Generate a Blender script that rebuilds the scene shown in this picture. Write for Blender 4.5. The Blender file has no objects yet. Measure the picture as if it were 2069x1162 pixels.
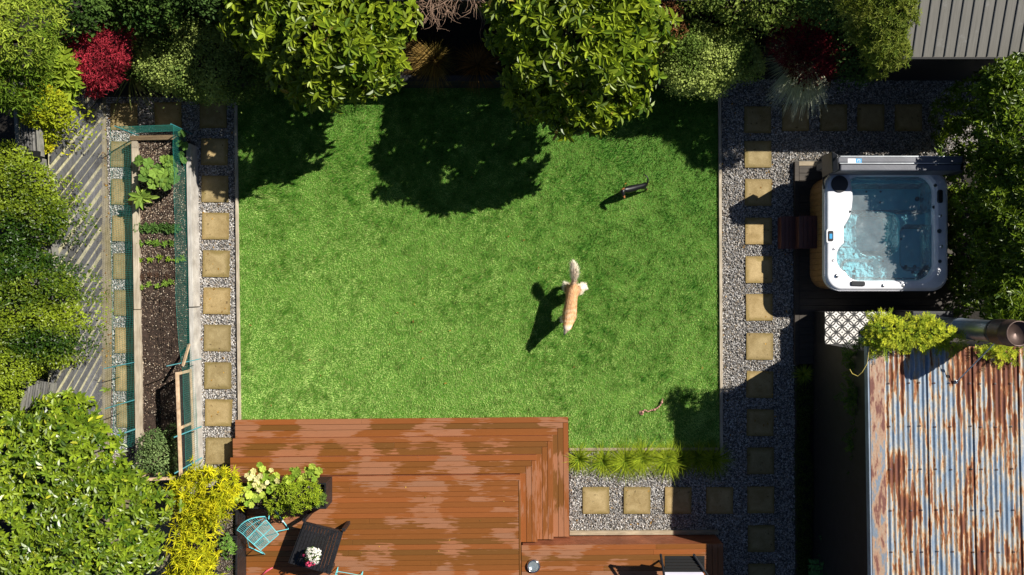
import bpy, bmesh, math, random
import numpy as np
from mathutils import Vector, Matrix
R = math.radians
random.seed(7)
rng = np.random.default_rng(7)
scene = bpy.context.scene
COL = scene.collection

# ------------------------------------------------ camera, sky, sun, exposure
H = 15.5            # drone height above the lawn, metres
FPX = 1612.0        # focal length for a picture 2069 wide
cam_d = bpy.data.cameras.new("camera"); cam = bpy.data.objects.new("camera", cam_d); COL.objects.link(cam)
cam_d.sensor_width = 36; cam_d.lens = 36*FPX/2069; cam_d.clip_end = 400
cam.location = (0, 0, H); cam.rotation_euler = (0, 0, 0)
scene.camera = cam

SUN_AZ, SUN_EL = R(31), R(42)       # azimuth from +X towards +Y
sdir = Vector((math.cos(SUN_AZ)*math.cos(SUN_EL), math.sin(SUN_AZ)*math.cos(SUN_EL), math.sin(SUN_EL)))
world = bpy.data.worlds.new("World"); scene.world = world; world.use_nodes = True
wn = world.node_tree; bg = wn.nodes['Background']
sky = wn.nodes.new('ShaderNodeTexSky'); sky.sky_type = 'NISHITA'; sky.sun_disc = False
sky.sun_elevation = SUN_EL; sky.sun_rotation = R(90)-SUN_AZ; sky.air_density = 0.55; sky.dust_density = 0.3
wn.links.new(sky.outputs[0], bg.inputs[0]); bg.inputs[1].default_value = 0.05
sl = bpy.data.lights.new("sun", 'SUN'); sl.energy = 5.0; sl.angle = R(0.5); sl.color = (1.0, 0.95, 0.87)
so = bpy.data.objects.new("sun", sl); COL.objects.link(so); so.rotation_euler = sdir.to_track_quat('Z', 'Y').to_euler()
so.location = (20, 12, 20)
scene.view_settings.view_transform = 'Standard'; scene.view_settings.look = 'None'
scene.view_settings.exposure = 0.58; scene.view_settings.gamma = 1.0
try: scene.cycles.use_denoising = True
except Exception: pass
scene.cycles.max_bounces = 6; scene.cycles.transparent_max_bounces = 16

# ------------------------------------------------ helpers
def W(px, py, z=0.0):
    "a point of the garden from where it shows in the survey photo, at height z"
    k = (H-z)/FPX
    return np.array([(px-1034.5)*k, (581.0-py)*k, z])
def wx(px, z=0.0): return (px-1034.5)*(H-z)/FPX
def wy(py, z=0.0): return (581.0-py)*(H-z)/FPX

def nrm(a): return a/np.maximum(np.linalg.norm(a, axis=-1, keepdims=True), 1e-9)

def wloc(o):
    v = np.zeros(3)
    while o is not None:
        v += np.array(o.location); o = o.parent
    return v

def tag(o, label=None, cat=None, group=None, kind=None):
    if label: o['label'] = label
    if cat: o['category'] = cat
    if group: o['group'] = group
    if kind: o['kind'] = kind
    return o

def mk(name, V, F, mat, parent=None, col=None, smooth=False):
    V = np.asarray(V, dtype=np.float64)
    if not isinstance(F, list): F = [F]
    F = [np.asarray(f, dtype=np.int32) for f in F if len(f)]
    o = None
    if parent is not None: org = wloc(parent)
    else: org = np.array([(V[:,0].min()+V[:,0].max())/2, (V[:,1].min()+V[:,1].max())/2, V[:,2].min()])
    me = bpy.data.meshes.new(name)
    me.vertices.add(len(V)); me.vertices.foreach_set('co', (V-org).astype(np.float32).ravel())
    loops = np.concatenate([f.ravel() for f in F])
    tot = np.concatenate([np.full(len(f), f.shape[1], dtype=np.int32) for f in F])
    st = np.concatenate([[0], np.cumsum(tot)[:-1]]).astype(np.int32)
    me.loops.add(len(loops)); me.loops.foreach_set('vertex_index', loops)
    me.polygons.add(len(tot)); me.polygons.foreach_set('loop_start', st)
    try: me.polygons.foreach_set('loop_total', tot)
    except Exception: pass
    me.polygons.foreach_set('use_smooth', np.full(len(tot), smooth, dtype=bool))
    me.update(calc_edges=True); me.validate()
    if col is not None:
        a = me.color_attributes.new('tint', 'FLOAT_COLOR', 'POINT')
        c = np.ones((len(V), 4), dtype=np.float32); c[:, :3] = col
        a.data.foreach_set('color', c.ravel())
    if mat: me.materials.append(mat)
    o = bpy.data.objects.new(name, me); COL.objects.link(o)
    if parent is not None: o.parent = parent
    else: o.location = org
    return o

def empty(name, loc, label, cat, group=None):
    o = bpy.data.objects.new(name, None); COL.objects.link(o)
    o.location = [float(c) for c in loc]; o.empty_display_size = .2
    return tag(o, label, cat, group)

def copy_tree(o, parent=None):
    c = o.copy(); COL.objects.link(c)
    c.parent = parent
    for ch in list(o.children): copy_tree(ch, c)
    return c

class MB:
    def __init__(s): s.V = []; s.F = {}; s.n = 0; s.C = []
    def add(s, V, F, col=None):
        V = np.asarray(V, float)
        for f in F: s.F.setdefault(len(f), []).append([i+s.n for i in f])
        s.V.append(V); s.n += len(V)
        s.C.append(np.tile(np.array(col if col is not None else (1,1,1), float), (len(V), 1)))
        return s
    def box(s, x0, x1, y0, y1, z0, z1, M=None, col=None):
        V = np.array([(x, y, z) for z in (z0, z1) for y in (y0, y1) for x in (x0, x1)], float)
        if M is not None: V = M(V)
        return s.add(V, [(0,2,3,1),(4,5,7,6),(0,1,5,4),(2,6,7,3),(0,4,6,2),(1,3,7,5)], col)
    def bar(s, a, b, w, h=None, col=None, up=(0,0,1)):
        a = np.array(a, float); b = np.array(b, float); h = h or w
        d = b-a; d /= max(np.linalg.norm(d), 1e-9); u = np.array(up, float)
        if abs(d@u) > .98: u = np.array((1.,0,0))
        sx = np.cross(d, u); sx /= np.linalg.norm(sx); uz = np.cross(sx, d)
        V = [p+sx*i*w/2+uz*j*h/2 for p in (a, b) for j in (-1, 1) for i in (-1, 1)]
        return s.add(V, [(0,1,3,2),(4,6,7,5),(0,4,5,1),(2,3,7,6),(0,2,6,4),(1,5,7,3)], col)
    def tube(s, pts, rad, seg=8, col=None, caps=True):
        pts = [np.array(p, float) for p in pts]
        if not hasattr(rad, '__len__'): rad = [rad]*len(pts)
        V = []; prev = None
        for i, p in enumerate(pts):
            d = pts[min(i+1, len(pts)-1)]-pts[max(i-1, 0)]; d /= max(np.linalg.norm(d), 1e-9)
            if prev is None:
                u = np.array((0,0,1.)) if abs(d[2]) < .9 else np.array((1.,0,0))
            else: u = prev
            a = np.cross(d, u); a /= max(np.linalg.norm(a), 1e-9); b = np.cross(a, d); prev = b
            for k in range(seg):
                t = 2*math.pi*k/seg; V.append(p+(a*math.cos(t)+b*math.sin(t))*rad[i])
        F = []
        for i in range(len(pts)-1):
            for k in range(seg):
                k2 = (k+1) % seg; F.append((i*seg+k, i*seg+k2, (i+1)*seg+k2, (i+1)*seg+k))
        if caps:
            F.append(tuple(reversed(range(seg)))); F.append(tuple((len(pts)-1)*seg+k for k in range(seg)))
        return s.add(V, F, col)
    def lathe(s, c, prof, seg=24, col=None, caps=False):
        V = []; F = []
        for r, z in prof:
            for k in range(seg):
                t = 2*math.pi*k/seg; V.append((c[0]+r*math.cos(t), c[1]+r*math.sin(t), c[2]+z))
        for i in range(len(prof)-1):
            for k in range(seg):
                k2 = (k+1) % seg; F.append((i*seg+k, i*seg+k2, (i+1)*seg+k2, (i+1)*seg+k))
        if caps: F.append(tuple((len(prof)-1)*seg+k for k in range(seg))); F.append(tuple(reversed(range(seg))))
        return s.add(V, F, col)
    def prism(s, pts, z0, z1, col=None):
        n = len(pts); V = [(p[0], p[1], z0) for p in pts]+[(p[0], p[1], z1) for p in pts]
        F = [tuple(range(n, 2*n)), tuple(reversed(range(n)))]+[(i, (i+1) % n, n+(i+1) % n, n+i) for i in range(n)]
        return s.add(V, F, col)
    def build(s, name, mat, parent=None, smooth=False, useC=False, bevel=0):
        V = np.concatenate(s.V); F = [np.array(f) for f in s.F.values()]
        o = mk(name, V, F, mat, parent, np.concatenate(s.C) if useC else None, smooth)
        if bevel:
            m = o.modifiers.new('bevel', 'BEVEL'); m.width = bevel; m.segments = 2; m.limit_method = 'ANGLE'
        return o

def rrect(cx, cy, hx, hy, r, n=8):
    P = []
    for qx, qy, a0 in ((1,1,0),(-1,1,90),(-1,-1,180),(1,-1,270)):
        for i in range(n+1):
            a = R(a0+90*i/n); P.append((cx+qx*(hx-r)+r*math.cos(a), cy+qy*(hy-r)+r*math.sin(a)))
    return P

# value noise in numpy, for where things grow
_perm = rng.random((64, 64))
def vn(x, y):
    xi = np.floor(x).astype(int); yi = np.floor(y).astype(int); fx = x-xi; fy = y-yi
    fx = fx*fx*(3-2*fx); fy = fy*fy*(3-2*fy)
    g = lambda a, b: _perm[a % 64, b % 64]
    return (g(xi,yi)*(1-fx)+g(xi+1,yi)*fx)*(1-fy)+(g(xi,yi+1)*(1-fx)+g(xi+1,yi+1)*fx)*fy
def fbm(x, y, o=4): return sum(vn(x*2**i+i*17.3, y*2**i+i*9.1)*.5**i for i in range(o))/sum(.5**i for i in range(o))

# ------------------------------------------------ materials
def newmat(name):
    m = bpy.data.materials.new(name); m.use_nodes = True
    nt = m.node_tree; return m, nt, nt.nodes, nt.links, nt.nodes['Principled BSDF']
def node(N, t, **kw):
    n = N.new(t)
    for k, v in kw.items(): setattr(n, k, v)
    return n
def ramp(N, stops):
    r = N.new('ShaderNodeValToRGB'); e = r.color_ramp.elements
    while len(e) > 1: e.remove(e[-1])
    e[0].position, e[0].color = stops[0][0], (*stops[0][1], 1)
    for p, c in stops[1:]:
        q = e.new(p); q.color = (*c, 1)
    return r
def coords(N, L, scale=(1,1,1), kind='Object'):
    tc = N.new('ShaderNodeTexCoord'); mp = N.new('ShaderNodeMapping'); mp.inputs['Scale'].default_value = scale
    L.new(tc.outputs[kind], mp.inputs[0]); return mp.outputs[0]
def wcoords(N, L, scale=(1,1,1)):
    g = N.new('ShaderNodeNewGeometry'); mp = N.new('ShaderNodeMapping'); mp.inputs['Scale'].default_value = scale
    L.new(g.outputs['Position'], mp.inputs[0]); return mp.outputs[0]
def noise(N, L, co, scale, detail=4, rough=.55):
    n = N.new('ShaderNodeTexNoise'); n.inputs['Scale'].default_value = scale
    n.inputs['Detail'].default_value = detail; n.inputs['Roughness'].default_value = rough
    L.new(co, n.inputs['Vector']); return n.outputs['Fac']
def bump(N, L, h, b, strength=.3, dist=.01):
    u = N.new('ShaderNodeBump'); u.inputs['Strength'].default_value = strength; u.inputs['Distance'].default_value = dist
    L.new(h, u.inputs['Height']); L.new(u.outputs[0], b.inputs['Normal'])
def mixc(N, L, fac, a, b, mode='MIX'):
    m = N.new('ShaderNodeMix'); m.data_type = 'RGBA'; m.blend_type = mode
    if isinstance(fac, float): m.inputs[0].default_value = fac
    else: L.new(fac, m.inputs[0])
    for i, v in ((6, a), (7, b)):
        if isinstance(v, tuple): m.inputs[i].default_value = (*v, 1)
        else: L.new(v, m.inputs[i])
    return m.outputs[2]
def vmath(N, L, op, a, b=None, c=None):
    m = N.new('ShaderNodeMath'); m.operation = op
    for i, v in enumerate((a, b, c)):
        if v is None: continue
        if isinstance(v, (int, float)): m.inputs[i].default_value = v
        else: L.new(v, m.inputs[i])
    return m.outputs[0]

def simple(name, c, rough=.7, var=.25, scale=6, metal=0, bmp=.2, bscale=40, tint=False, stretch=(1,1,1), spec=.5, c2=None):
    m, nt, N, L, B = newmat(name)
    co = wcoords(N, L, stretch)
    f = noise(N, L, co, scale, 5, .6)
    lo = tuple(x*(1-var) for x in c); hi = c2 if c2 else tuple(min(1, x*(1+var)) for x in c)
    r = ramp(N, [(.3, lo), (.7, hi)]); L.new(f, r.inputs[0]); out = r.outputs[0]
    if tint:
        at = N.new('ShaderNodeAttribute'); at.attribute_name = 'tint'
        out = mixc(N, L, 1.0, out, at.outputs['Color'], 'MULTIPLY')
    L.new(out, B.inputs['Base Color']); B.inputs['Roughness'].default_value = rough
    B.inputs['Metallic'].default_value = metal; B.inputs['Specular IOR Level'].default_value = spec
    if bmp: bump(N, L, noise(N, L, co, bscale, 4), B, bmp, .01)
    return m

def tintmat(name, rough=.5, transl=.25, spec=.5, coat=0):
    "colour per leaf comes from the mesh; a little light passes through"
    m, nt, N, L, B = newmat(name)
    at = N.new('ShaderNodeAttribute'); at.attribute_name = 'tint'
    L.new(at.outputs['Color'], B.inputs['Base Color'])
    B.inputs['Roughness'].default_value = rough; B.inputs['Specular IOR Level'].default_value = spec
    if transl:
        t = N.new('ShaderNodeBsdfTranslucent'); L.new(mixc(N, L, 1.0, at.outputs['Color'], (1.0,1.0,.35), 'MULTIPLY'), t.inputs[0])
        mx = N.new('ShaderNodeMixShader'); mx.inputs[0].default_value = transl
        out = N['Material Output']; L.new(B.outputs[0], mx.inputs[1]); L.new(t.outputs[0], mx.inputs[2]); L.new(mx.outputs[0], out.inputs[0])
    return m

M = {}
M['leaf'] = tintmat('leaf', .65, .22, .12)
M['glossleaf'] = tintmat('glossy_leaf', .40, .18, .35)
M['waxleaf'] = tintmat('waxy_leaf', .36, .14, .5)
M['blade'] = tintmat('grass_blade', .8, .3, .05)
M['fur'] = tintmat('fur', .75, .0, .2)
M['darkfur'] = tintmat('dark_fur', .38, .0, .4)
M['pebble'] = tintmat('pebble', .7, 0, .35)
M['petal'] = tintmat('petal', .6, .3, .3)
M['bark'] = simple('bark', (.10,.07,.045), .9, .4, 12, stretch=(1,1,.3))
M['compost'] = simple('compost', (.034,.020,.013), .95, .5, 20, bmp=.7, bscale=60)
M['soil'] = simple('soil', (.016,.013,.009), .95, .5, 20, bmp=.6, bscale=60)
M['stem'] = simple('stem', (.12,.16,.04), .6, .3, 10)
def concrete_mat(name, c, moss, mosslev=.5, sc=1.2):
    m, nt, N, L, B = newmat(name)
    co = wcoords(N, L)
    f = noise(N, L, co, sc, 8, .65); g = noise(N, L, co, 90, 3, .7); h = noise(N, L, co, 9, 6, .7)
    r = ramp(N, [(mosslev-.12, moss), (mosslev+.14, c)]); L.new(f, r.inputs[0])
    r2 = ramp(N, [(.25, (.62,.62,.62)), (.75, (1.25,1.25,1.25))]); L.new(g, r2.inputs[0])
    r3 = ramp(N, [(.3, (.7,.7,.68)), (.6, (1,1,1))]); L.new(h, r3.inputs[0])
    o = mixc(N, L, 1.0, r.outputs[0], r2.outputs[0], 'MULTIPLY'); o = mixc(N, L, 1.0, o, r3.outputs[0], 'MULTIPLY')
    L.new(o, B.inputs['Base Color']); B.inputs['Roughness'].default_value = .85
    bump(N, L, g, B, .5, .004); return m
M['path'] = concrete_mat('mossy_concrete', (.34,.30,.22), (.20,.17,.075), .5, .9)
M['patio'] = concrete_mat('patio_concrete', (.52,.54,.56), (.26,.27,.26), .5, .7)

def paver_mat():
    m, nt, N, L, B = newmat('paver_stone')
    oi = N.new('ShaderNodeObjectInfo')
    tc = N.new('ShaderNodeTexCoord'); g = N.new('ShaderNodeNewGeometry')
    ge = noise(N, L, g.outputs['Position'], 2.6, 5, .7); fi = noise(N, L, g.outputs['Position'], 70, 3, .8)
    r = ramp(N, [(.35, (.27,.19,.075)), (.68, (.47,.36,.185))]); L.new(ge, r.inputs[0])
    r2 = ramp(N, [(.25, (.66,.66,.64)), (.75, (1.22,1.22,1.22))]); L.new(fi, r2.inputs[0])
    o = mixc(N, L, 1.0, r.outputs[0], r2.outputs[0], 'MULTIPLY')
    # algae along one rim: generated coords
    sx = N.new('ShaderNodeSeparateXYZ'); L.new(tc.outputs['Object'], sx.inputs[0])
    ax = vmath(N, L, 'ABSOLUTE', sx.outputs[0]); ay = vmath(N, L, 'ABSOLUTE', sx.outputs[1])
    mxx = vmath(N, L, 'MAXIMUM', ax, ay)
    e = vmath(N, L, 'ADD', mxx, vmath(N, L, 'MULTIPLY', vmath(N, L, 'SUBTRACT', ge, .5), .35))
    r3 = ramp(N, [(.19, (1,1,1)), (.255, (.58,.56,.38))]); L.new(e, r3.inputs[0])
    o = mixc(N, L, 1.0, o, r3.outputs[0], 'MULTIPLY')
    rr = ramp(N, [(0, (.74,.77,.74)), (1, (1.12,1.08,1.02))]); L.new(oi.outputs['Random'], rr.inputs[0])
    o = mixc(N, L, 1.0, o, rr.outputs[0], 'MULTIPLY')
    v = N.new('ShaderNodeTexNoise'); v.inputs['Scale'].default_value = 14; L.new(g.outputs['Position'], v.inputs['Vector'])
    r4 = ramp(N, [(.27, (.45,.42,.36)), (.33, (1,1,1))]); L.new(v.outputs['Fac'], r4.inputs[0])
    o = mixc(N, L, 1.0, o, r4.outputs[0], 'MULTIPLY')
    L.new(o, B.inputs['Base Color']); B.inputs['Roughness'].default_value = .85
    bump(N, L, fi, B, .5, .004); return m
M['paver'] = paver_mat()

def wood(name, c, c2, rough=.75, gs=(1,14,1), scale=4, tint=False, bmp=.3):
    m, nt, N, L, B = newmat(name)
    f = noise(N, L, wcoords(N, L, gs), scale, 6, .65); f2 = noise(N, L, wcoords(N, L), 3, 3)
    r = ramp(N, [(.3, c), (.7, c2)]); L.new(f, r.inputs[0])
    r2 = ramp(N, [(.3, (.75,.75,.75)), (.7, (1.1,1.1,1.1))]); L.new(f2, r2.inputs[0])
    o = mixc(N, L, 1.0, r.outputs[0], r2.outputs[0], 'MULTIPLY')
    if tint:
        at = N.new('ShaderNodeAttribute'); at.attribute_name = 'tint'
        o = mixc(N, L, 1.0, o, at.outputs['Color'], 'MULTIPLY')
    L.new(o, B.inputs['Base Color']); B.inputs['Roughness'].default_value = rough
    if bmp: bump(N, L, f, B, bmp, .005)
    return m
M['edge_v'] = wood('weathered_timber', (.30,.24,.16), (.55,.48,.37), gs=(14,1,1))
M['edge_h'] = wood('weathered_timber_across', (.26,.20,.12), (.47,.39,.27), gs=(1,14,1))
M['grey_v'] = wood('silver_timber', (.34,.31,.27), (.58,.55,.50), gs=(16,1,1))
M['brown_h'] = wood('brown_timber', (.14,.09,.045), (.28,.20,.11), gs=(1,14,1))
M['pine'] = wood('pine', (.50,.33,.19), (.68,.50,.33), gs=(3,3,3))
M['oldgrey'] = wood('old_grey_timber', (.10,.10,.095), (.24,.23,.21), gs=(14,1.5,1), tint=True)
M['paling_back'] = wood('mossy_paling', (.30,.28,.15), (.60,.56,.36), gs=(3,3,3))
M['paling'] = wood('grey_paling', (.045,.045,.05), (.135,.135,.135), gs=(3,3,9), tint=True)
M['black_v'] = simple('black_stain', (.012,.012,.014), .55, .4, 8, bmp=.15)
M['black_wood'] = wood('black_timber', (.008,.008,.009), (.025,.024,.026), .42, gs=(8,8,1))
M['tub_wood'] = wood('cedar_cabinet', (.23,.11,.035), (.46,.26,.10), .5, gs=(2,12,2))
M['platform'] = wood('dark_platform', (.028,.021,.015), (.062,.048,.034), .7, gs=(1,12,1))

def deck_mat(name, axis):
    m, nt, N, L, B = newmat(name)
    at = N.new('ShaderNodeAttribute'); at.attribute_name = 'tint'
    sp = N.new('ShaderNodeSeparateColor'); L.new(at.outputs['Color'], sp.inputs[0])
    sc = (1,1,1)
    g = N.new('ShaderNodeNewGeometry'); s = N.new('ShaderNodeSeparateXYZ'); L.new(g.outputs['Position'], s.inputs[0])
    along = s.outputs[0] if axis == 'x' else s.outputs[1]; across = s.outputs[1] if axis == 'x' else s.outputs[0]
    # wet patches: long along each board, each board offset on its own
    c1 = N.new('ShaderNodeCombineXYZ')
    L.new(vmath(N, L, 'MULTIPLY', along, 1.15), c1.inputs[0]); L.new(vmath(N, L, 'MULTIPLY', across, 1.3), c1.inputs[1])
    L.new(vmath(N, L, 'MULTIPLY', sp.outputs[0], .55), c1.inputs[2])
    w1 = noise(N, L, c1.outputs[0], 1.0, 2.0, .5)
    c2 = N.new('ShaderNodeCombineXYZ')
    L.new(vmath(N, L, 'MULTIPLY', along, 3.0), c2.inputs[0]); L.new(vmath(N, L, 'MULTIPLY', across, 30), c2.inputs[1]); L.new(vmath(N, L, 'MULTIPLY', sp.outputs[0], 9), c2.inputs[2])
    w2 = noise(N, L, c2.outputs[0], 1.0, 3, .6)
    w = vmath(N, L, 'ADD', w1, vmath(N, L, 'MULTIPLY', vmath(N, L, 'SUBTRACT', w2, .5), .42))
    wr = ramp(N, [(.44, (0,0,0)), (.475, (1,1,1))]); L.new(w, wr.inputs[0])
    # grain
    gr = noise(N, L, wcoords(N, L, (3,60,3) if axis == 'x' else (60,3,3)), 3, 5, .7)
    dry = ramp(N, [(0, (.28,.104,.038)), (.5, (.295,.120,.052)), (1, (.26,.115,.055))]); L.new(sp.outputs[1], dry.inputs[0])
    wet = ramp(N, [(0, (.265,.082,.020)), (.35, (.23,.076,.018)), (.65, (.20,.070,.014)), (1, (.155,.065,.014))]); L.new(sp.outputs[2], wet.inputs[0])
    o = mixc(N, L, wr.outputs[0], dry.outputs[0], wet.outputs[0])
    r2 = ramp(N, [(.3, (.86,.86,.86)), (.7, (1.1,1.1,1.1))]); L.new(gr, r2.inputs[0])
    o = mixc(N, L, 1.0, o, r2.outputs[0], 'MULTIPLY')
    L.new(o, B.inputs['Base Color'])
    rr = ramp(N, [(0, (.62,)*3), (1, (.36,)*3)]); L.new(wr.outputs[0], rr.inputs[0]); L.new(rr.outputs[0], B.inputs['Roughness'])
    bump(N, L, gr, B, .25, .003); return m
M['deck_x'] = deck_mat('wet_decking', 'x'); M['deck_y'] = deck_mat('wet_decking_across', 'y')
M['riser'] = wood('deck_riser', (.20,.055,.02), (.33,.11,.05), .55, gs=(1,14,1))

def rust_mat(name, flat=False):
    m, nt, N, L, B = newmat(name)
    g = N.new('ShaderNodeNewGeometry'); s = N.new('ShaderNodeSeparateXYZ'); L.new(g.outputs['Position'], s.inputs[0])
    def nz(sx, sy, d=5, off=0):
        c = N.new('ShaderNodeCombineXYZ'); L.new(vmath(N, L, 'MULTIPLY', s.outputs[0], sx), c.inputs[0])
        L.new(vmath(N, L, 'MULTIPLY', s.outputs[1], sy), c.inputs[1]); c.inputs[2].default_value = off
        return noise(N, L, c.outputs[0], 1, d, .6)
    if flat:
        f = vmath(N, L, 'ADD', vmath(N, L, 'MULTIPLY', nz(9, 2.2, 7), .7), vmath(N, L, 'MULTIPLY', nz(2, .7, 2, 5), .3))
        r = ramp(N, [(.42, (.20,.25,.31)), (.465, (.36,.25,.17)), (.515, (.33,.19,.12)), (.545, (.16,.06,.045)), (.7, (.11,.04,.03))])
    else:
        a = nz(13.0, 1.5, 4); b = nz(1.5, .55, 2, 3.3); c = nz(30, 9, 4, 7.7)
        f = vmath(N, L, 'ADD', vmath(N, L, 'ADD', vmath(N, L, 'MULTIPLY', a, .60), vmath(N, L, 'MULTIPLY', b, .40)), vmath(N, L, 'MULTIPLY', vmath(N, L, 'SUBTRACT', c, .5), .16))
        r = ramp(N, [(.0, (.13,.21,.32)), (.36, (.19,.28,.39)), (.44, (.29,.35,.42)), (.488, (.42,.38,.31)), (.512, (.46,.29,.15)), (.53, (.28,.10,.032)), (.57, (.165,.055,.025)), (.66, (.11,.035,.025))])
    L.new(f, r.inputs[0]); d = nz(40, 25, 4, 2)
    r2 = ramp(N, [(.3, (.82,)*3), (.7, (1.12,)*3)]); L.new(d, r2.inputs[0])
    L.new(mixc(N, L, 1.0, r.outputs[0], r2.outputs[0], 'MULTIPLY'), B.inputs['Base Color'])
    mr = ramp(N, [(.44, (.28,)*3), (.52, (0,)*3)]); L.new(f, mr.inputs[0]); L.new(mr.outputs[0], B.inputs['Metallic'])
    rr = ramp(N, [(.44, (.42,)*3), (.53, (.8,)*3)]); L.new(f, rr.inputs[0]); L.new(rr.outputs[0], B.inputs['Roughness'])
    bump(N, L, d, B, .2, .003); return m
M['rust'] = rust_mat('rusty_corrugated_iron'); M['rust_flat'] = rust_mat('rusty_flashing', True)
M['galv'] = simple('galvanised', (.46,.49,.51), .32, .2, 3, metal=.85, bmp=.1, bscale=8)
M['blue_trim'] = simple('painted_trim', (.22,.27,.34), .5, .2, 4)
M['steel'] = simple('stainless', (.7,.7,.7), .18, .1, 3, metal=1, bmp=0)
M['copper'] = simple('brown_cowl', (.085,.055,.045), .45, .3, 5, metal=.5)
M['flue'] = simple('flue_steel', (.26,.29,.31), .38, .25, 3, metal=.8, bmp=.1, bscale=8)
M['darkroof'] = None
def roof2():
    m, nt, N, L, B = newmat('dark_tray_roof')
    f = noise(N, L, wcoords(N, L, (26,1,1)), 2, 5, .7); f2 = noise(N, L, wcoords(N, L, (1,1,1)), 2.6, 8, .75)
    r = ramp(N, [(.3, (.12,.113,.095)), (.7, (.19,.18,.155))]); L.new(f, r.inputs[0])
    r2 = ramp(N, [(.58, (0,)*3), (.72, (.55,)*3)]); L.new(f2, r2.inputs[0])
    L.new(mixc(N, L, r2.outputs[0], r.outputs[0], (.30,.30,.29)), B.inputs['Base Color']); B.inputs['Roughness'].default_value = .55
    bump(N, L, f, B, .2, .003); return m
M['darkroof'] = roof2()
M['darkseam'] = simple('roof_seam', (.03,.035,.04), .5, .2, 4)
M['shell'] = simple('acrylic_shell', (.84,.84,.85), .22, .03, 3, bmp=0)
M['plastic'] = simple('dark_plastic', (.018,.02,.023), .35, .2, 5, bmp=0)
M['vinyl'] = simple('grey_vinyl', (.095,.10,.12), .5, .2, 3, bmp=.15, bscale=30)
M['brownstep'] = simple('brown_plastic', (.10,.035,.028), .5, .2, 4)
M['teal'] = simple('teal_net_cord', (.015,.20,.16), .6, .2, 4, bmp=0)
M['tealrod'] = simple('teal_stake', (.04,.22,.24), .5, .2, 8, bmp=0)
M['cyan'] = simple('cyan_paint', (.16,.62,.66), .35, .08, 4, bmp=0)
M['white'] = simple('white_plastic', (.78,.78,.80), .4, .05, 4, bmp=0)
M['darkmesh'] = simple('insect_mesh', (.03,.03,.032), .7, .3, 30, bmp=0)
M['pink'] = simple('pink_toy', (.75,.10,.16), .45, .1, 4, bmp=0)
M['rope'] = simple('rope', (.42,.16,.12), .9, .35, 60, c2=(.62,.36,.28))
M['blue_sticker'] = simple('blue_sticker', (.02,.30,.60), .4, .05, 3, bmp=0)
M['lilac'] = simple('grey_white_top', (.62,.60,.68), .4, .08, 3, bmp=0)
M['terracotta'] = simple('pot_clay', (.03,.03,.03), .6, .2, 5)
M['collar'] = simple('red_collar', (.4,.03,.03), .5, .1, 5, bmp=0)

def netting(name, c, alpha, sc):
    m, nt, N, L, B = newmat(name)
    B.inputs['Base Color'].default_value = (*c, 1); B.inputs['Roughness'].default_value = .6
    t = N.new('ShaderNodeBsdfTransparent'); mx = N.new('ShaderNodeMixShader')
    f = noise(N, L, wcoords(N, L, sc), 6, 5, .6); r = ramp(N, [(.3, (alpha*.6,)*3), (.7, (min(1, alpha*1.4),)*3)]); L.new(f, r.inputs[0])
    L.new(r.outputs[0], mx.inputs[0]); L.new(t.outputs[0], mx.inputs[1]); L.new(B.outputs[0], mx.inputs[2])
    L.new(mx.outputs[0], N['Material Output'].inputs[0]); return m
M['darkmesh'] = netting('insect_mesh', (.03,.03,.032), .62, (1,1,1))
M['shadecloth'] = netting('shade_cloth', (.40,.42,.46), .11, (1,1,1))

def tile_mat():
    m, nt, N, L, B = newmat('patterned_tile')
    co = coords(N, L, (1,1,1)); s = N.new('ShaderNodeSeparateXYZ'); L.new(co, s.inputs[0])
    P = .222
    def cell(o, off=0.0):
        x = vmath(N, L, 'ADD', vmath(N, L, 'DIVIDE', o, P), 50.0+off)
        return vmath(N, L, 'SUBTRACT', vmath(N, L, 'FRACT', x), .5)
    u = cell(s.outputs[0]); v = cell(s.outputs[1]); dark = None
    for a, b in ((-.5,-.5),(.5,-.5),(-.5,.5),(.5,.5),(0,0)):
        if True:
            du = vmath(N, L, 'SUBTRACT', u, a); dv = vmath(N, L, 'SUBTRACT', v, b)
            d = vmath(N, L, 'SQRT', vmath(N, L, 'ADD', vmath(N, L, 'MULTIPLY', du, du), vmath(N, L, 'MULTIPLY', dv, dv)))
            k = vmath(N, L, 'LESS_THAN', vmath(N, L, 'ABSOLUTE', vmath(N, L, 'SUBTRACT', d, .455)), .056)
            dark = k if dark is None else vmath(N, L, 'MAXIMUM', dark, k)
    au = vmath(N, L, 'ABSOLUTE', u); av = vmath(N, L, 'ABSOLUTE', v)
    dark = vmath(N, L, 'MAXIMUM', dark, vmath(N, L, 'LESS_THAN', vmath(N, L, 'ADD', au, av), .085))
    bu = vmath(N, L, 'SUBTRACT', .5, au); bv = vmath(N, L, 'SUBTRACT', .5, av)
    dark = vmath(N, L, 'MAXIMUM', dark, vmath(N, L, 'LESS_THAN', vmath(N, L, 'ADD', bu, bv), .085))
    dark = vmath(N, L, 'MAXIMUM', dark, vmath(N, L, 'LESS_THAN', vmath(N, L, 'MINIMUM', bu, bv), .008))
    L.new(mixc(N, L, dark, (.74,.71,.66), (.035,.035,.035)), B.inputs['Base Color']); B.inputs['Roughness'].default_value = .35
    return m
M['tile'] = tile_mat()

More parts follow.
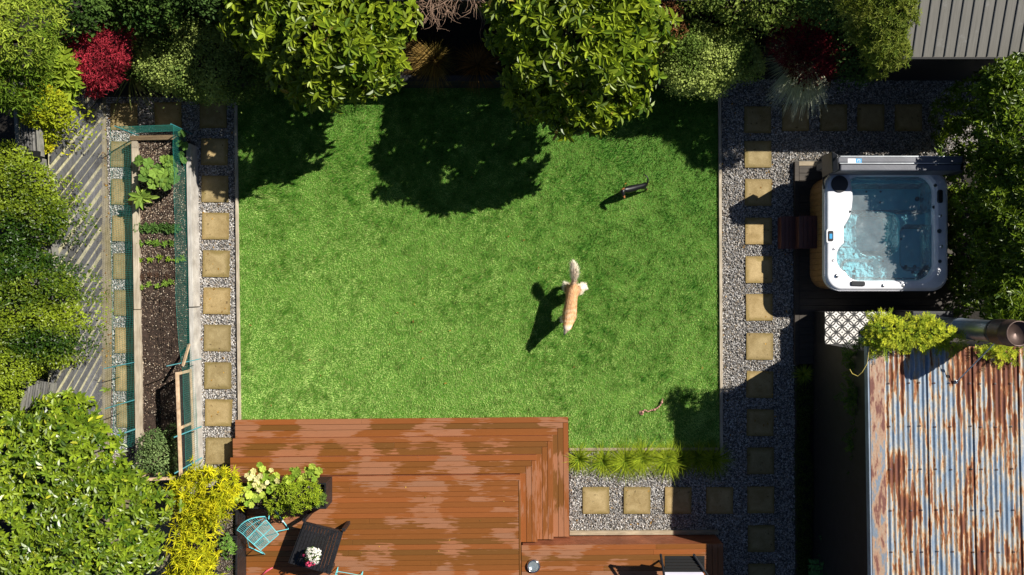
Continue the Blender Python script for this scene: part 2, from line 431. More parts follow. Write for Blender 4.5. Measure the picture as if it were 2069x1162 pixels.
def water_mat():
    m, nt, N, L, B = newmat('tub_water'); N.remove(B)
    t = N.new('ShaderNodeBsdfTransparent'); t.inputs[0].default_value = (.93,.99,1.0,1)
    g = N.new('ShaderNodeBsdfGlossy'); g.inputs['Roughness'].default_value = .03
    fr = N.new('ShaderNodeFresnel'); fr.inputs[0].default_value = 1.33
    bp = N.new('ShaderNodeBump'); bp.inputs['Strength'].default_value = .5; bp.inputs['Distance'].default_value = .02
    L.new(noise(N, L, wcoords(N, L), 9, 3), bp.inputs['Height']); L.new(bp.outputs[0], g.inputs['Normal']); L.new(bp.outputs[0], fr.inputs['Normal'])
    mx = N.new('ShaderNodeMixShader'); L.new(fr.outputs[0], mx.inputs[0]); L.new(t.outputs[0], mx.inputs[1]); L.new(g.outputs[0], mx.inputs[2])
    # froth drifting on the surface, over an even pale base added for brightness
    d = N.new('ShaderNodeBsdfDiffuse'); d.inputs[0].default_value = (.82,.93,.95,1)
    fo = noise(N, L, wcoords(N, L), 5.5, 7, .72); fo2 = noise(N, L, wcoords(N, L), 1.3, 2, .5)
    fr_ = ramp(N, [(.92, (.03,)*3), (1.25 if False else 1.0, (.05,)*3)]) if False else ramp(N, [(.42, (.12,)*3), (.58, (.18,)*3), (.70, (.42,)*3)])
    L.new(vmath(N, L, 'ADD', vmath(N, L, 'MULTIPLY', fo, .62), vmath(N, L, 'MULTIPLY', fo2, .38)), fr_.inputs[0])
    m2 = N.new('ShaderNodeMixShader'); L.new(fr_.outputs[0], m2.inputs[0]); L.new(mx.outputs[0], m2.inputs[1]); L.new(d.outputs[0], m2.inputs[2]); mx = m2
    v = N.new('ShaderNodeVolumeAbsorption'); v.inputs[0].default_value = (.05,.62,.70,1); v.inputs[1].default_value = .16
    o = N['Material Output']; L.new(mx.outputs[0], o.inputs[0]); L.new(v.outputs[0], o.inputs['Volume']); return m
M['water'] = water_mat()
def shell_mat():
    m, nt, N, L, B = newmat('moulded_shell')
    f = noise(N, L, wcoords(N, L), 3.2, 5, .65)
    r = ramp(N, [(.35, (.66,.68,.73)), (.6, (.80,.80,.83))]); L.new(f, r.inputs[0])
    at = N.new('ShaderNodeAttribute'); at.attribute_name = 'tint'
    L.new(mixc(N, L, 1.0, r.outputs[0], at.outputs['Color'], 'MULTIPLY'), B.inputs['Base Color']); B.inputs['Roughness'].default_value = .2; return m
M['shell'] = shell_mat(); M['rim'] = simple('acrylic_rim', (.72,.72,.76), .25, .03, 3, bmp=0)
# ================================================ the ground
def sheet(name, pts, z, mat, kind='structure', thick=None):
    mb = MB()
    if thick: mb.prism(pts, z-thick, z)
    else: mb.add([(p[0], p[1], z) for p in pts], [tuple(range(len(pts)))])
    o = mb.build(name, mat); tag(o, kind=kind); return o
def pxpoly(l, z=0.0): return [tuple(W(x, y, z)[:2]) for x, y in l][::-1]
sheet('ground', [(-40,-40),(40,-40),(40,40),(-40,40)], -.06, M['soil'])

LAWN = [(480,176),(1451,176),(1455,906),(1149,906),(1149,846),(486,850)]
lawn_m, nt, N, L, B = newmat('turf_backing')
_f = noise(N, L, wcoords(N, L), 60, 4, .8); _r = ramp(N, [(.3, (.04,.13,.004)), (.7, (.10,.26,.015))]); L.new(_f, _r.inputs[0]); L.new(_r.outputs[0], B.inputs['Base Color']); B.inputs['Roughness'].default_value = .8
sheet('lawn', pxpoly(LAWN), .0, lawn_m)
gravel_base = simple('gravel_bed', (.10,.095,.085), .9, .5, 40, bmp=.5, bscale=60)
sheet('gravel_bed', pxpoly([(205,165),(480,165),(487,852),(470,1200),(205,1200)]), -.024, gravel_base)
sheet('gravel_bed', pxpoly([(1452,160),(2010,160),(2010,330),(1612,330),(1612,1200),(1452,1200)]), -.024, gravel_base)
sheet('gravel_bed', pxpoly([(1140,905),(1452,905),(1452,1200),(1140,1200)]), -.024, gravel_base)
sheet('path', pxpoly([(196,175),(222,200),(214,250),(216,330),(224,480),(228,620),(224,780),(222,900),(420,985),(420,1250),(100,1250),(100,175)]), -.012, M['path'])
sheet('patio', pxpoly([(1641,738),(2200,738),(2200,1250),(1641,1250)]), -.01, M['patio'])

# turf blades: short, leaning with the nap
def inpoly(x, y, P):
    r = np.zeros(len(x), bool); n = len(P); j = n-1
    for i in range(n):
        xi, yi = P[i]; xj, yj = P[j]
        c = ((yi > y) != (yj > y)) & (x < (xj-xi)*(y-yi)/(yj-yi+1e-12)+xi); r ^= c; j = i
    return r
def scatter(P, dens, margin=0):
    P = np.array(P); x0, y0 = P.min(0); x1, y1 = P.max(0); n = int((x1-x0)*(y1-y0)*dens)
    x = rng.uniform(x0, x1, n); y = rng.uniform(y0, y1, n); k = inpoly(x, y, P); return x[k], y[k]
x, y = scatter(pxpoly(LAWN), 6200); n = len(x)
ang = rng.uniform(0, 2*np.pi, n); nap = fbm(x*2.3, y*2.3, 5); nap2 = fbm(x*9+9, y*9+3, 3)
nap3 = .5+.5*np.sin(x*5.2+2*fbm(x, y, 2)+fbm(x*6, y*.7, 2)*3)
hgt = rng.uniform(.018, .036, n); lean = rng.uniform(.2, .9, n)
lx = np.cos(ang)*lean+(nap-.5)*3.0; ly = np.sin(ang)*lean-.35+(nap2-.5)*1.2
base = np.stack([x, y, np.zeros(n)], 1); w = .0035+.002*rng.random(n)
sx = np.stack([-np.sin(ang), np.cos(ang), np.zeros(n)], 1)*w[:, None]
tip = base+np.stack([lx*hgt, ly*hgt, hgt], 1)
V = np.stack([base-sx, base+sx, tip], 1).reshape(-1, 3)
light = (fbm(x*.30+3.3, y*.30+8, 2)-.5)*.7+(nap-.5)*1.6+(nap2-.5)*1.6+(nap3-.5)*.10  # light and dark sheen of the nap, painted into the blade colour
ext = np.clip((1.0-y)/4.0, -.7, 1)*.50+np.clip(-(x+2)/4, 0, 1)*np.clip(-y/3, 0, 1)*.16-np.clip((x-1.5)/3, 0, 1)*.07-.04  # brightness falloff painted into the blades: paler lower left, darker top and right
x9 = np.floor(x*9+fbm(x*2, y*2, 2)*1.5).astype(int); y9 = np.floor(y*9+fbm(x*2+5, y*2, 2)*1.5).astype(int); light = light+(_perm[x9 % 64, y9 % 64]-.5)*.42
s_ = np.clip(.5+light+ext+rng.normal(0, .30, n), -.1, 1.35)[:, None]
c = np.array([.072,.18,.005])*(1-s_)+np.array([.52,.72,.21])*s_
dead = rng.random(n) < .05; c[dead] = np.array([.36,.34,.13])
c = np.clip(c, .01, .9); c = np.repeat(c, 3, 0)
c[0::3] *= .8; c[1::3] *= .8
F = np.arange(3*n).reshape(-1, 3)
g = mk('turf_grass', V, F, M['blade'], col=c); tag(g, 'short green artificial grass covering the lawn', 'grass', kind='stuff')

# pebbles
def pebbles(polys, holes, dens, label, name='gravel'):
    X = []; Y = []
    for P in polys:
        x, y = scatter(P, dens)
        for h in holes: k = ~inpoly(x, y, h); x = x[k]; y = y[k]
        X.append(x); Y.append(y)
    x = np.concatenate(X); y = np.concatenate(Y); n = len(x)
    th = np.linspace(0, 2*np.pi, 7)[:-1]
    ring = np.stack([np.cos(th), np.sin(th), np.zeros(6)], 1)
    top = np.array([[.35,.1,.75],[-.3,.25,.8],[-.05,-.35,.7]])
    T = np.concatenate([ring, top])
    tf = [(0,1,6),(1,2,7),(1,7,6),(2,3,7),(3,4,7),(4,8,7),(4,5,8),(5,0,8),(0,6,8),(6,7,8)]
    s1 = rng.uniform(.008, .019, n); s2 = s1*rng.uniform(.55, 1, n); s3 = s1*rng.uniform(.5, .9, n); a = rng.uniform(0, 2*np.pi, n)
    ca, sa = np.cos(a), np.sin(a); jit = rng.uniform(.75, 1.25, (n, 9, 1))
    t = T[None]*jit; xx = t[..., 0]*s1[:, None]; yy = t[..., 1]*s2[:, None]; zz = t[..., 2]*s3[:, None]*1.2
    tx = rng.normal(0, .35, n)[:, None]; ty = rng.normal(0, .35, n)[:, None]
    zz = zz+xx*tx+yy*ty
    z0 = rng.uniform(-.022, .0, n)
    V = np.stack([x[:, None]+xx*ca[:, None]-yy*sa[:, None], y[:, None]+xx*sa[:, None]+yy*ca[:, None], z0[:, None]+zz], -1).reshape(-1, 3)
    F = (np.array(tf)[None]+(np.arange(n)*9)[:, None, None]).reshape(-1, 3)
    pal = np.array([[.38,.36,.33],[.27,.26,.25],[.52,.49,.45],[.16,.155,.15],[.34,.28,.21],[.62,.60,.57],[.22,.19,.16],[.40,.38,.37]])
    c = pal[rng.integers(0, len(pal), n)]*rng.uniform(.75, 1.2, (n, 1))
    o = mk(name, V, F, M['pebble'], col=np.repeat(c, 9, 0)); tag(o, label, 'gravel', kind='stuff'); return o
bedhole = pxpoly([(266,284),(392,284),(404,970),(286,970)])
pebbles([pxpoly([(214,165),(478,165),(486,850),(468,905),(455,1010),(222,1000),(228,620),(216,330)])], [bedhole], 3600, 'loose grey and white pebbles around the vegetable bed')
pebbles([pxpoly([(1459,160),(2000,160),(2000,322),(1605,322),(1605,740),(1609,1175),(1459,1175)])], [], 3000, 'loose grey pebbles between the lawn and the hot tub deck')
pebbles([pxpoly([(1151,913),(1459,913),(1459,1092),(1151,1092)])], [], 3300, 'loose pale pebbles between the grass tufts and the low timber edge')

# ================================================ stepping stones
def paver(cx, cy, label, sp=54, rot=0, group='square stepping stones in the gravel'):
    w = sp/104.0/2; z1 = .018
    c = W(cx, cy, 0); a = R(rot+random.uniform(-.8, .8))
    mb = MB(); P = rrect(0, 0, w, w, .012, 2)
    P = [(c[0]+p[0]*math.cos(a)-p[1]*math.sin(a), c[1]+p[0]*math.sin(a)+p[1]*math.cos(a)) for p in P]
    mb.prism(P, -.03, z1+random.uniform(-.003, .003)); o = mb.build('paver', M['paver'], bevel=.004)
    return tag(o, label, 'stepping stone', group)
ORD = ['first','second','third','fourth','fifth','sixth','seventh','eighth','ninth','tenth','eleventh','twelfth','thirteenth','fourteenth','fifteenth']
ly_ = [307, 382, 457, 533, 608, 683, 759, 834, 911]
for i, yy in enumerate(ly_):
    paver(433.5+(yy-307)/604*9.5, yy, f'{ORD[i]} square tan paver down from the shaded corner between vegetable bed and lawn', rot=-.5)
paver(251, 236, 'tan paver striped by the flax leaf shadow at the top of the vegetable bed')
paver(340, 234, 'shaded brown paver above the middle of the vegetable bed')
paver(431, 232, 'dark shaded paver at the top corner of the lawn beside the bed')
for i, yy in enumerate([312, 388, 462, 538, 612, 688, 764, 838]):
    paver(250+(yy-312)/526*12, yy, f'{ORD[i]} pale paver along the outer side of the vegetable bed, under the net shadow', rot=-.8, sp=52)
ry_ = [242, 312, 389, 467, 545, 621, 700, 777, 854, 931, 1010, 1088, 1166]
for i, yy in enumerate(ry_):
    paver(1530.5+(yy-242)/924*8, yy, f'{ORD[i]} square paver down the gravel path between lawn and hot tub', rot=-.3)
for i, xx in enumerate([1607, 1684, 1759, 1835]):
    paver(xx, 238, f'{ORD[i]} shaded paver to the right of the corner paver above the hot tub')
for i, xx in enumerate([1204, 1287, 1370, 1454]):
    paver(xx, 1011, f'{ORD[i]} paver from the steps in the short gravel strip beside the deck', rot=.0)

# ================================================ timber edging
def edging(a, b, w, z1, mat, label):
    a = W(a[0], a[1], z1); b = W(b[0], b[1], z1); d = (b-a); d = d/np.linalg.norm(d); s = np.array([-d[1], d[0], 0])*w/2
    mb = MB(); mb.prism([tuple((a+s)[:2]), tuple((a-s)[:2]), tuple((b-s)[:2]), tuple((b+s)[:2])], -.06, z1)
    o = mb.build('timber_edging', mat, bevel=.004)
    return tag(o, label, 'edging', 'timber edging boards around the lawn')
edging((475.5,200), (483.5,850), .055, .045, M['edge_v'], 'long weathered edging board along the left side of the lawn')
edging((1454.5,185), (1458.5,950), .055, .045, M['edge_v'], 'long edging board between lawn and the right gravel path')
edging((1150.5,908.5), (1452,907.5), .05, .045, M['edge_h'], 'short pale edging board between lawn and the row of grass tufts')
edging((1151,1077.5), (1452,1076), .08, .05, M['edge_h'], 'pale edging board against the foot of the lower deck')
edging((1609,742), (1610,1175), .04, .04, M['platform'], 'dark edging board along the moss strip beside the patio')

# ================================================ back planting bed behind the lawn
t = empty('raised_bed', W(965, 178, 0), 'long black timber raised bed behind the lawn under the trees', 'raised bed')
yb = wy(178); mb = MB()
for k in range(3): mb.box(wx(480), wx(1470), yb, yb+.05, k*.175, k*.175+.17)
mb.build('front_wall', M['black_v'], t, bevel=.004)
MB().box(wx(480), wx(1470), yb+.052, yb+3.4, .0, .44).build('soil', M['soil'], t)
mb = MB().box(wx(481), wx(1470), yb-.01, yb+.1, .53, .56); mb.build('capping', M['black_v'], t)
MB().box(wx(90), wx(480)-.01, wy(196), wy(196)+3.2, -.05, .12).build('garden_soil', M['soil']); tag(bpy.data.objects['garden_soil'], kind='structure')
MB().box(wx(1470)+.01, wx(1830), wy(158), wy(158)+2.8, -.05, .14).build('garden_soil', M['soil']); tag(bpy.data.objects['garden_soil.001'], kind='structure')

# ================================================ black fence along the back
t = empty('back_fence', (0, 4.9, 0), 'tall black stained timber fence along the back of the garden', 'fence')
mb = MB(); x = -7.6
while x < 6.3:
    mb.box(x, x+.14, 5.05+random.uniform(0, .004), 5.07, .0, 1.47); x += .146
mb.build('palings', M['black_v'], t)
MB().box(-7.6, 6.3, 5.075, 5.12, .3, .4).box(-7.6, 6.3, 5.075, 5.12, 1.1, 1.2).build('rail', M['black_v'], t)
MB().box(-7.6, 6.3, 5.03, 5.13, 1.475, 1.50).build('capping', M['oldgrey'], t)

# ================================================ the deck
D0 = W(1148, 843, .15); DA = R(.5)
def DM(V):
    V = np.asarray(V, float); c, s = math.cos(DA), math.sin(DA); o = V.copy()
    o[:, 0] = D0[0]+V[:, 0]*c-V[:, 1]*s; o[:, 1] = D0[1]+V[:, 0]*s+V[:, 1]*c; return o
deck = empty('deck', (D0[0]-2, D0[1]-1.5, 0), 'red brown timber deck with wide steps down to the lawn, patchy with drying water', 'deck')
UL = -6.41; VB = -4.2
def board(mb, u0, u1, v0, v1, z, th=.022):
    col = (random.random(), random.random(), random.random())
    # butt joints along long boards
    L_ = u1-u0; W_ = v1-v0; cuts = []
    if L_ > 2.5:
        cuts = [u0+L_*random.uniform(.25, .75)] if random.random() < .7 else []
        pts = [u0]+cuts+[u1]
        for a, b in zip(pts, pts[1:]):
            mb.box(a+.001, b-.001, v0, v1, z-th, z+random.uniform(-.0008, .0008), DM, (col[0], min(1, max(0, col[1]+random.uniform(-.3, .3))), min(1, max(0, col[2]+random.uniform(-.3, .3)))))
    else: mb.box(u0, u1, v0, v1, z-th, z+random.uniform(-.0008, .0008), DM, col)
steps = []
for k in range(3):
    z = .15*(k+1); st = empty('step', (0, 0, 0), None, None); st.parent = deck
    st.location = Vector((0, 0, 0))
    for key in ('label', 'category'):
        if key in st: del st[key]
    hb = MB(); vb = MB(); pitch = .106
    for j in range(3):
        ur = -.311*k-.104*j; v1 = -.33*k-pitch*j
        board(hb, UL+.003*k, ur, (v1-pitch+.006 if j < 2 else -.33*(k+1)-.012), v1, z)
        board(vb, (ur-.098 if j < 2 else -.311*(k+1)-.012), ur, -2.30, (v1-pitch if j < 2 else -.33*(k+1)-.014), z)
    hb.build('tread', M['deck_x'], st, useC=True, bevel=.003); vb.build('tread', M['deck_y'], st, useC=True, bevel=.003)
    mb = MB()
    zl = z-.15; a = -.311*k-.014; b = -.33*k-.014
    mb.box(UL+.012+.003*k, a, b-.02, b, zl-.02, z-.024, DM)
    mb.box(a-.02, a, -2.30, b-.021, zl-.02, z-.024, DM)
    mb.box(UL+.012+.003*k, UL+.03+.003*k, VB, b-.021, zl-.02, z-.024, DM)
    mb.build('riser', M['riser'], st)
mb = MB(); a = -.933-.014; b = -1.0-.014
mb.box(UL+.02, a, b-.02, b, .43, .576, DM); mb.box(a-.02, a, -2.30, b-.021, .43, .576, DM)
mb.box(UL+.02, UL+.04, VB, b-.021, .43, .576, DM)
mb.build('riser', M['riser'], deck)
mb = MB(); v = -1.0; i = 0
board(mb, UL+.004, -.933, v-.097, v, .6); v -= .102
while v > VB:
    board(mb, UL+.004, -.975, v-.094, v, .6); v -= .0985
mb.build('decking', M['deck_x'], deck, useC=True, bevel=.003)
mb = MB(); board(mb, -.968, -.933, VB, -1.10, .6); mb.build('edge_board', M['deck_y'], deck, useC=True, bevel=.003)
mb = MB(); v = -2.315
while v > VB:
    board(mb, -.925, 2.53, v-.094, v, .6); v -= .0985
mb.build('decking', M['deck_x'], deck, useC=True, bevel=.003)
mb = MB()
for j in range(3): board(mb, 2.536+.105*j, 2.536+.105*j+.099, VB, -2.315, .6)
mb.build('edge_board', M['deck_y'], deck, useC=True, bevel=.003)
mb = MB()
for j in range(5): mb.box(-.9, 2.84, -2.345, -2.325, .02+j*.112, .02+j*.112+.106, DM)
for j in range(5): mb.box(2.82, 2.838, VB, -2.346, .02+j*.112, .02+j*.112+.106, DM)
mb.build('fascia', M['riser'], deck)
MB().box(-.9, 2.80, VB, -2.36, -.05, .565, DM).build('frame', M['black_v'], deck)
MB().box(UL+.06, -1.0, VB, -1.06, -.05, .56, DM).build('frame', M['black_v'], deck)

# ================================================ black troughs on the deck corner
def trough(x0, x1, y0, y1, z0, z1, label, th=.035):
    t = empty('planter_trough', ((x0+x1)/2, (y0+y1)/2, z0), label, 'planter', 'black timber troughs on the deck corner')
    mb = MB(); n = 4; h = (z1-z0)/n
    for k in range(n):
        a = z0+k*h; b = a+h-.006
        mb.box(x0, x1, y0, y0+th, a, b); mb.box(x0, x1, y1-th, y1, a, b)
        mb.box(x0, x0+th, y0+th+.001, y1-th-.001, a, b); mb.box(x1-th, x1, y0+th+.001, y1-th-.001, a, b)
    mb.build('box', M['black_wood'], t, bevel=.003)
    MB().box(x0+th+.001, x1-th-.001, y0+th+.001, y1-th-.001, z0+.01, z1-.09).build('soil', M['soil'], t)
    return t
trough(-5.36, -3.355, -4.0, -3.526, .602, 1.10, 'long black trough on the deck filled with lime green geranium leaves')
trough(-5.40, -4.96, -4.52, -4.01, .602, 1.10, 'short black trough of bare speckled soil beside the cyan chair')
trough(-5.40, -4.96, -5.7, -4.53, .602, 1.10, 'black trough with small seedlings at the bottom edge of the deck')

# ================================================ vegetable bed
t = empty('vegetable_bed', W(330, 620, 0), 'long raised vegetable bed of weathered timber with dark compost', 'raised bed')
def pboard(name, a, b, w, z0, z1, mat, parent):
    a = W(a[0], a[1], z1); b = W(b[0], b[1], z1); d = b-a; d = d/np.linalg.norm(d); s = np.array([-d[1], d[0], 0])*w/2
    return MB().prism([tuple((a+s)[:2]), tuple((a-s)[:2]), tuple((b-s)[:2]), tuple((b+s)[:2])], z0, z1).build(name, mat, parent, bevel=.005)
ZB = .34
pboard('side_board', (271,284), (276,625), .11, -.05, ZB, M['edge_v'], t)
pboard('side_board', (276.3,626.5), (281,968), .125, -.05, ZB+.004, M['edge_v'], t)
pboard('side_board', (380,290), (386,620), .085, -.05, ZB, M['grey_v'], t)
pboard('side_board', (386,622), (392,966), .085, -.05, ZB+.004, M['grey_v'], t)
pboard('end_board', (262,279), (357,277), .09, -.05, ZB+.02, M['brown_h'], t)
pboard('end_board', (287,968), (392,962), .09, -.05, ZB, M['brown_h'], t)
soilp = pxpoly([(275,284),(384,284),(393,962),(286,966)], .3)
P = np.array(soilp); gx = np.linspace(P[:,0].min(), P[:,0].max(), 46); gy = np.linspace(P[:,1].min(), P[:,1].max(), 300)
XX, YY = np.meshgrid(gx, gy); t_ = (YY-YY.min())/(YY.max()-YY.min()); 
XX = XX+ (P[0,0]-P[3,0])*0
ZZ = .27+(fbm(XX*6, YY*6, 4)-.5)*.10+np.random.default_rng(2).normal(0, .006, XX.shape)
xl = wx(286, .3)*(1-t_)+wx(275, .3)*t_; xr = wx(393, .3)*(1-t_)+wx(384, .3)*t_
u_ = (XX-XX.min())/(XX.max()-XX.min()); XX = xl+(xr-xl)*u_
V = np.stack([XX, YY, ZZ], -1).reshape(-1, 3); nx_ = 46
F = np.array([(j*nx_+i, j*nx_+i+1, (j+1)*nx_+i+1, (j+1)*nx_+i) for j in range(299) for i in range(45)])
mk('compost', V, F, M['compost'], t)
# wood and shell flecks lying in the compost
n = 13000; fx = rng.uniform(0, 1, n); fy = rng.uniform(0, 1, n)**.75
keep = rng.random(n) < np.clip(.25+1.1*np.clip((fy-.45)*2, 0, 1)+.35*(fy < .35), 0, 1); fx = fx[keep]; fy = fy[keep]; n = len(fx)
yy = P[:,1].min()+(P[:,1].max()-P[:,1].min())*fy
xl = wx(286, .3)*(1-fy)+wx(275, .3)*fy; xr = wx(393, .3)*(1-fy)+wx(384, .3)*fy; xx = xl+(xr-xl)*fx
zz = .27+(fbm(xx*6, yy*6, 4)-.5)*.10+.007
a = rng.uniform(0, np.pi*2, n); l = rng.uniform(.005, .015, n); w = l*rng.uniform(.35, .8, n)
dx = np.stack([np.cos(a)*l, np.sin(a)*l, rng.normal(0, .2, n)*l], 1); dy = np.stack([-np.sin(a)*w, np.cos(a)*w, rng.normal(0, .2, n)*w], 1)
b0 = np.stack([xx, yy, zz], 1); V = np.stack([b0-dx, b0-dy, b0+dx, b0+dy], 1).reshape(-1, 3)
pc = np.array([[.40,.30,.20],[.22,.15,.10],[.62,.52,.40],[.12,.07,.05]])[rng.integers(0, 4, n)]
o = mk('bark_flecks', V, np.arange(4*n).reshape(-1, 4), M['pebble'], t, col=np.repeat(pc, 4, 0)); o['kind'] = 'stuff'

def net(label, pts, z0, z1, cell=.04, lean=(0,0), th=.0019, sag=0.0):
    "garden netting hung between the points, real cords"
    t = empty('garden_net', (*pts[0][:2], z0), label, 'netting', 'teal garden nets round the vegetable bed')
    mb = MB(); tot = 0
    for a, b in zip(pts, pts[1:]):
        a = np.array([*a, 0.]); b = np.array([*b, 0.]); L_ = np.linalg.norm(b-a); n = int(L_/cell); nv = int((z1-z0)/cell)
        d = (b-a)/L_; s = np.array([-d[1], d[0], 0])
        off = lambda u, v: s*(sag*math.sin(u*7+1)*v*(1.2-v)+lean[0]*v)
        for i in range(n+1):
            q = [a+d*L_*(i/n)+off(i*cell, j/3)+np.array([0,0,z0+(z1-z0)*j/3]) for j in range(4)]
            for k in range(3): mb.bar(q[k], q[k+1], th, up=tuple(s))
        for j in range(nv+1):
            m = max(2, int(L_/.4)); q = [a+d*L_*(i/m)+off(L_*i/m, j/nv)+np.array([0,0,z0+(z1-z0)*j/nv]) for i in range(m+1)]
            tt = th*2.2 if j in (0, nv) else th
            for k in range(m): mb.bar(q[k], q[k+1], tt, up=tuple(s))
    mb.build('mesh', M['teal'], t)
    return t
# (base points at z .34)
bl0 = tuple(W(264,268,.34)[:2]); bl1 = tuple(W(268,600,.34)[:2]); bl2 = tuple(W(272,900,.34)[:2])
br0 = tuple(W(373,264,.34)[:2]); br1 = tuple(W(380,640,.34)[:2]); br2 = tuple(W(392,750,.34)[:2]); br3 = tuple(W(400,960,.34)[:2])
nl = net('tall teal net standing along the outer side of the vegetable bed', [bl0, bl1, bl2], .30, .86, lean=(-.13,0), sag=.06)
nr = net('teal net standing along the lawn side of the vegetable bed', [br0, br1, br2], .30, .86, sag=.05)
net('short teal net across the top end of the vegetable bed', [bl0, br0], .34, .88)
net('teal net along the bottom part of the bed behind the dark screen', [br2, br3], .30, .86, sag=.03)
for p, nn in ((bl0, nl), (br0, nr)):
    mb = MB().tube([(*p, .0), (*p, .95)], .013); mb.build('post', M['tealrod'], nn)

def frame_screen(label, a, b, z0, z1, braces=1):
    t = empty('mesh_screen', (*a, z0), label, 'screen', 'pine framed mesh screens on the vegetable bed')
    A = np.array([*a, z0]); B_ = np.array([*b, z0]); d = (B_-A)/np.linalg.norm(B_-A); s = np.array([-d[1], d[0], 0]); up = np.array([0,0,1.]); h = z1-z0
    mb = MB()
    mb.bar(A+up*.03, B_+up*.03, .045, .06); mb.bar(A+up*(h-.03), B_+up*(h-.03), .05, .06)
    for i in range(braces+2):
        q = A+(B_-A)*i/(braces+1); q = q+d*(.03 if i == 0 else (-.03 if i == braces+1 else 0))
        mb.bar(q+up*.061, q+up*(h-.061), .045, .05, up=tuple(d))
    mb.build('frame', M['pine'], t, bevel=.004)
    q = MB(); q.box(0, 1, 0, 1, 0, 1, lambda V: np.array([A+up*.06+(B_-A)*v[0]+s*(v[1]*.004-.002)+up*v[2]*(h-.12) for v in V]))
    q.build('mesh', M['darkmesh'], t); return t
frame_screen('tall pine framed dark mesh screen on the lawn side of the bed', tuple(W(386,745,.34)[:2]), tuple(W(394,962,.34)[:2]), .36, 1.00, 1)
frame_screen('pine framed mesh screen closing the bottom end of the bed', tuple(W(295,958,.34)[:2]), tuple(W(388,953,.34)[:2]), .36, .84, 0)
def stake(a, za, b, zb, label, r=.009):
    o = MB().tube([W(*a, za), W(*b, zb)], r, 6).build('garden_stake', M['tealrod'])
    tag(o, label, 'stake', 'teal garden stakes laid through the nets')
stake((210,745), .75, (272,732), .62, 'thin teal stake poking through the outer net halfway down')
stake((212,826), .80, (272,808), .64, 'teal stake through the outer net above the leafy hedge')
stake((222,885), .85, (274,867), .66, 'thick teal stake through the outer net near the big shrub', .014)
stake((336,740), 1.05, (406,725), .60, 'teal stake across the top corner of the mesh screen')
stake((351,884), 1.05, (407,862), .62, 'teal stake across the middle of the mesh screen', .013)
stake((352,957), 1.05, (408,925), .62, 'teal stake across the lower part of the mesh screen', .013)
o = MB().tube([W(262,730,.9), W(273,800,.4)], .012, 6).tube([W(370,735,.55), W(381,690,.36)], .022, 6).build('wooden_prop', M['pine']); bpy.data.objects.remove(o)
o = MB().bar(W(370,738,.98), W(382,696,.36), .045, .03).build('wooden_prop', M['pine']); tag(o, 'short pine prop leaning against the mesh screen', 'prop')

# ================================================ boundary fence on the left
fb0 = W(214, 215, 0); fb1 = W(226, 900, 0)
fx = wx(206)   # foot of the fence
t = empty('diagonal_fence', (fx, 0, 0), 'weathered fence of diagonal grey palings left of the vegetable bed', 'fence')
y0, y1 = wy(900), wy(150); FH = 1.72
MB().box(fx-.045, fx-.035, y0, y1, -.03, FH).build('backing', M['paling_back'], t)
mb = MB(); mb2 = MB(); ww = .125; gap = .125; sl_ = 1.45   # run in y per fence height
y = y0-sl_; i = 0
def clip_par(ya, yb, x0, x1, col, mbx):
    # paling from (yb at z FH, south) up to north at the foot
    q = []
    for z in np.linspace(0, FH, 5):
        sh = sl_*(1-z/FH)
        a = min(max(ya+sh, y0), y1); b = min(max(yb+sh, y0), y1); q.append((a, b, z))
    V = []; 
    for a, b, z in q: V += [(x0, a, z), (x1, a, z), (x1, b, z), (x0, b, z)]
    F = []
    for k in range(len(q)-1):
        for m in range(4): F.append((k*4+m, k*4+(m+1) % 4, (k+1)*4+(m+1) % 4, (k+1)*4+m))
    if abs(q[0][1]-q[0][0])+abs(q[-1][1]-q[-1][0]) < .01: return
    mbx.add(V, F, col)
while y < y1+.2:
    g_ = random.uniform(.6, 1.5); j = random.uniform(-.012, .012)
    clip_par(y+j, y+ww*random.uniform(.9, 1.12), fx-.025, fx+.005, (g_, g_, g_*random.uniform(.95, 1.05)), mb)
    y += ww+gap*random.uniform(.5, 1.3)
mb.build('palings', M['paling'], t, useC=True)
mb = MB().box(fx-.09, fx-.046, y0, y1, .35, .45).box(fx-.09, fx-.046, y0, y1, 1.3, 1.4); mb.build('rail', M['edge_v'], t)
for yy in np.arange(y0+.3, y1, 1.8): MB().box(fx-.19, fx-.091, yy, yy+.1, -.05, FH-.05).build('post', M['edge_v'], t)
# shade cloth stretched in front
x0 = wx(196, .3); V = []; n = 30
for i in range(n+1):
    yy = y0+(wy(215)-y0)*i/n; wv = .03*math.sin(i*1.3)
    for z, xo in ((.02, .07), (.4, .045+wv*.5), (.75, .03), (1.0, .012)): V.append((fx+xo, yy, z+ (wv if z > .9 else 0)))
F = [(i*4+j, i*4+j+1, (i+1)*4+j+1, (i+1)*4+j) for i in range(n) for j in range(3)]
o = mk('shade_cloth', V, np.array(F), M['shadecloth'], smooth=True); tag(o, 'translucent grey shade cloth hung over the diagonal fence', 'netting')
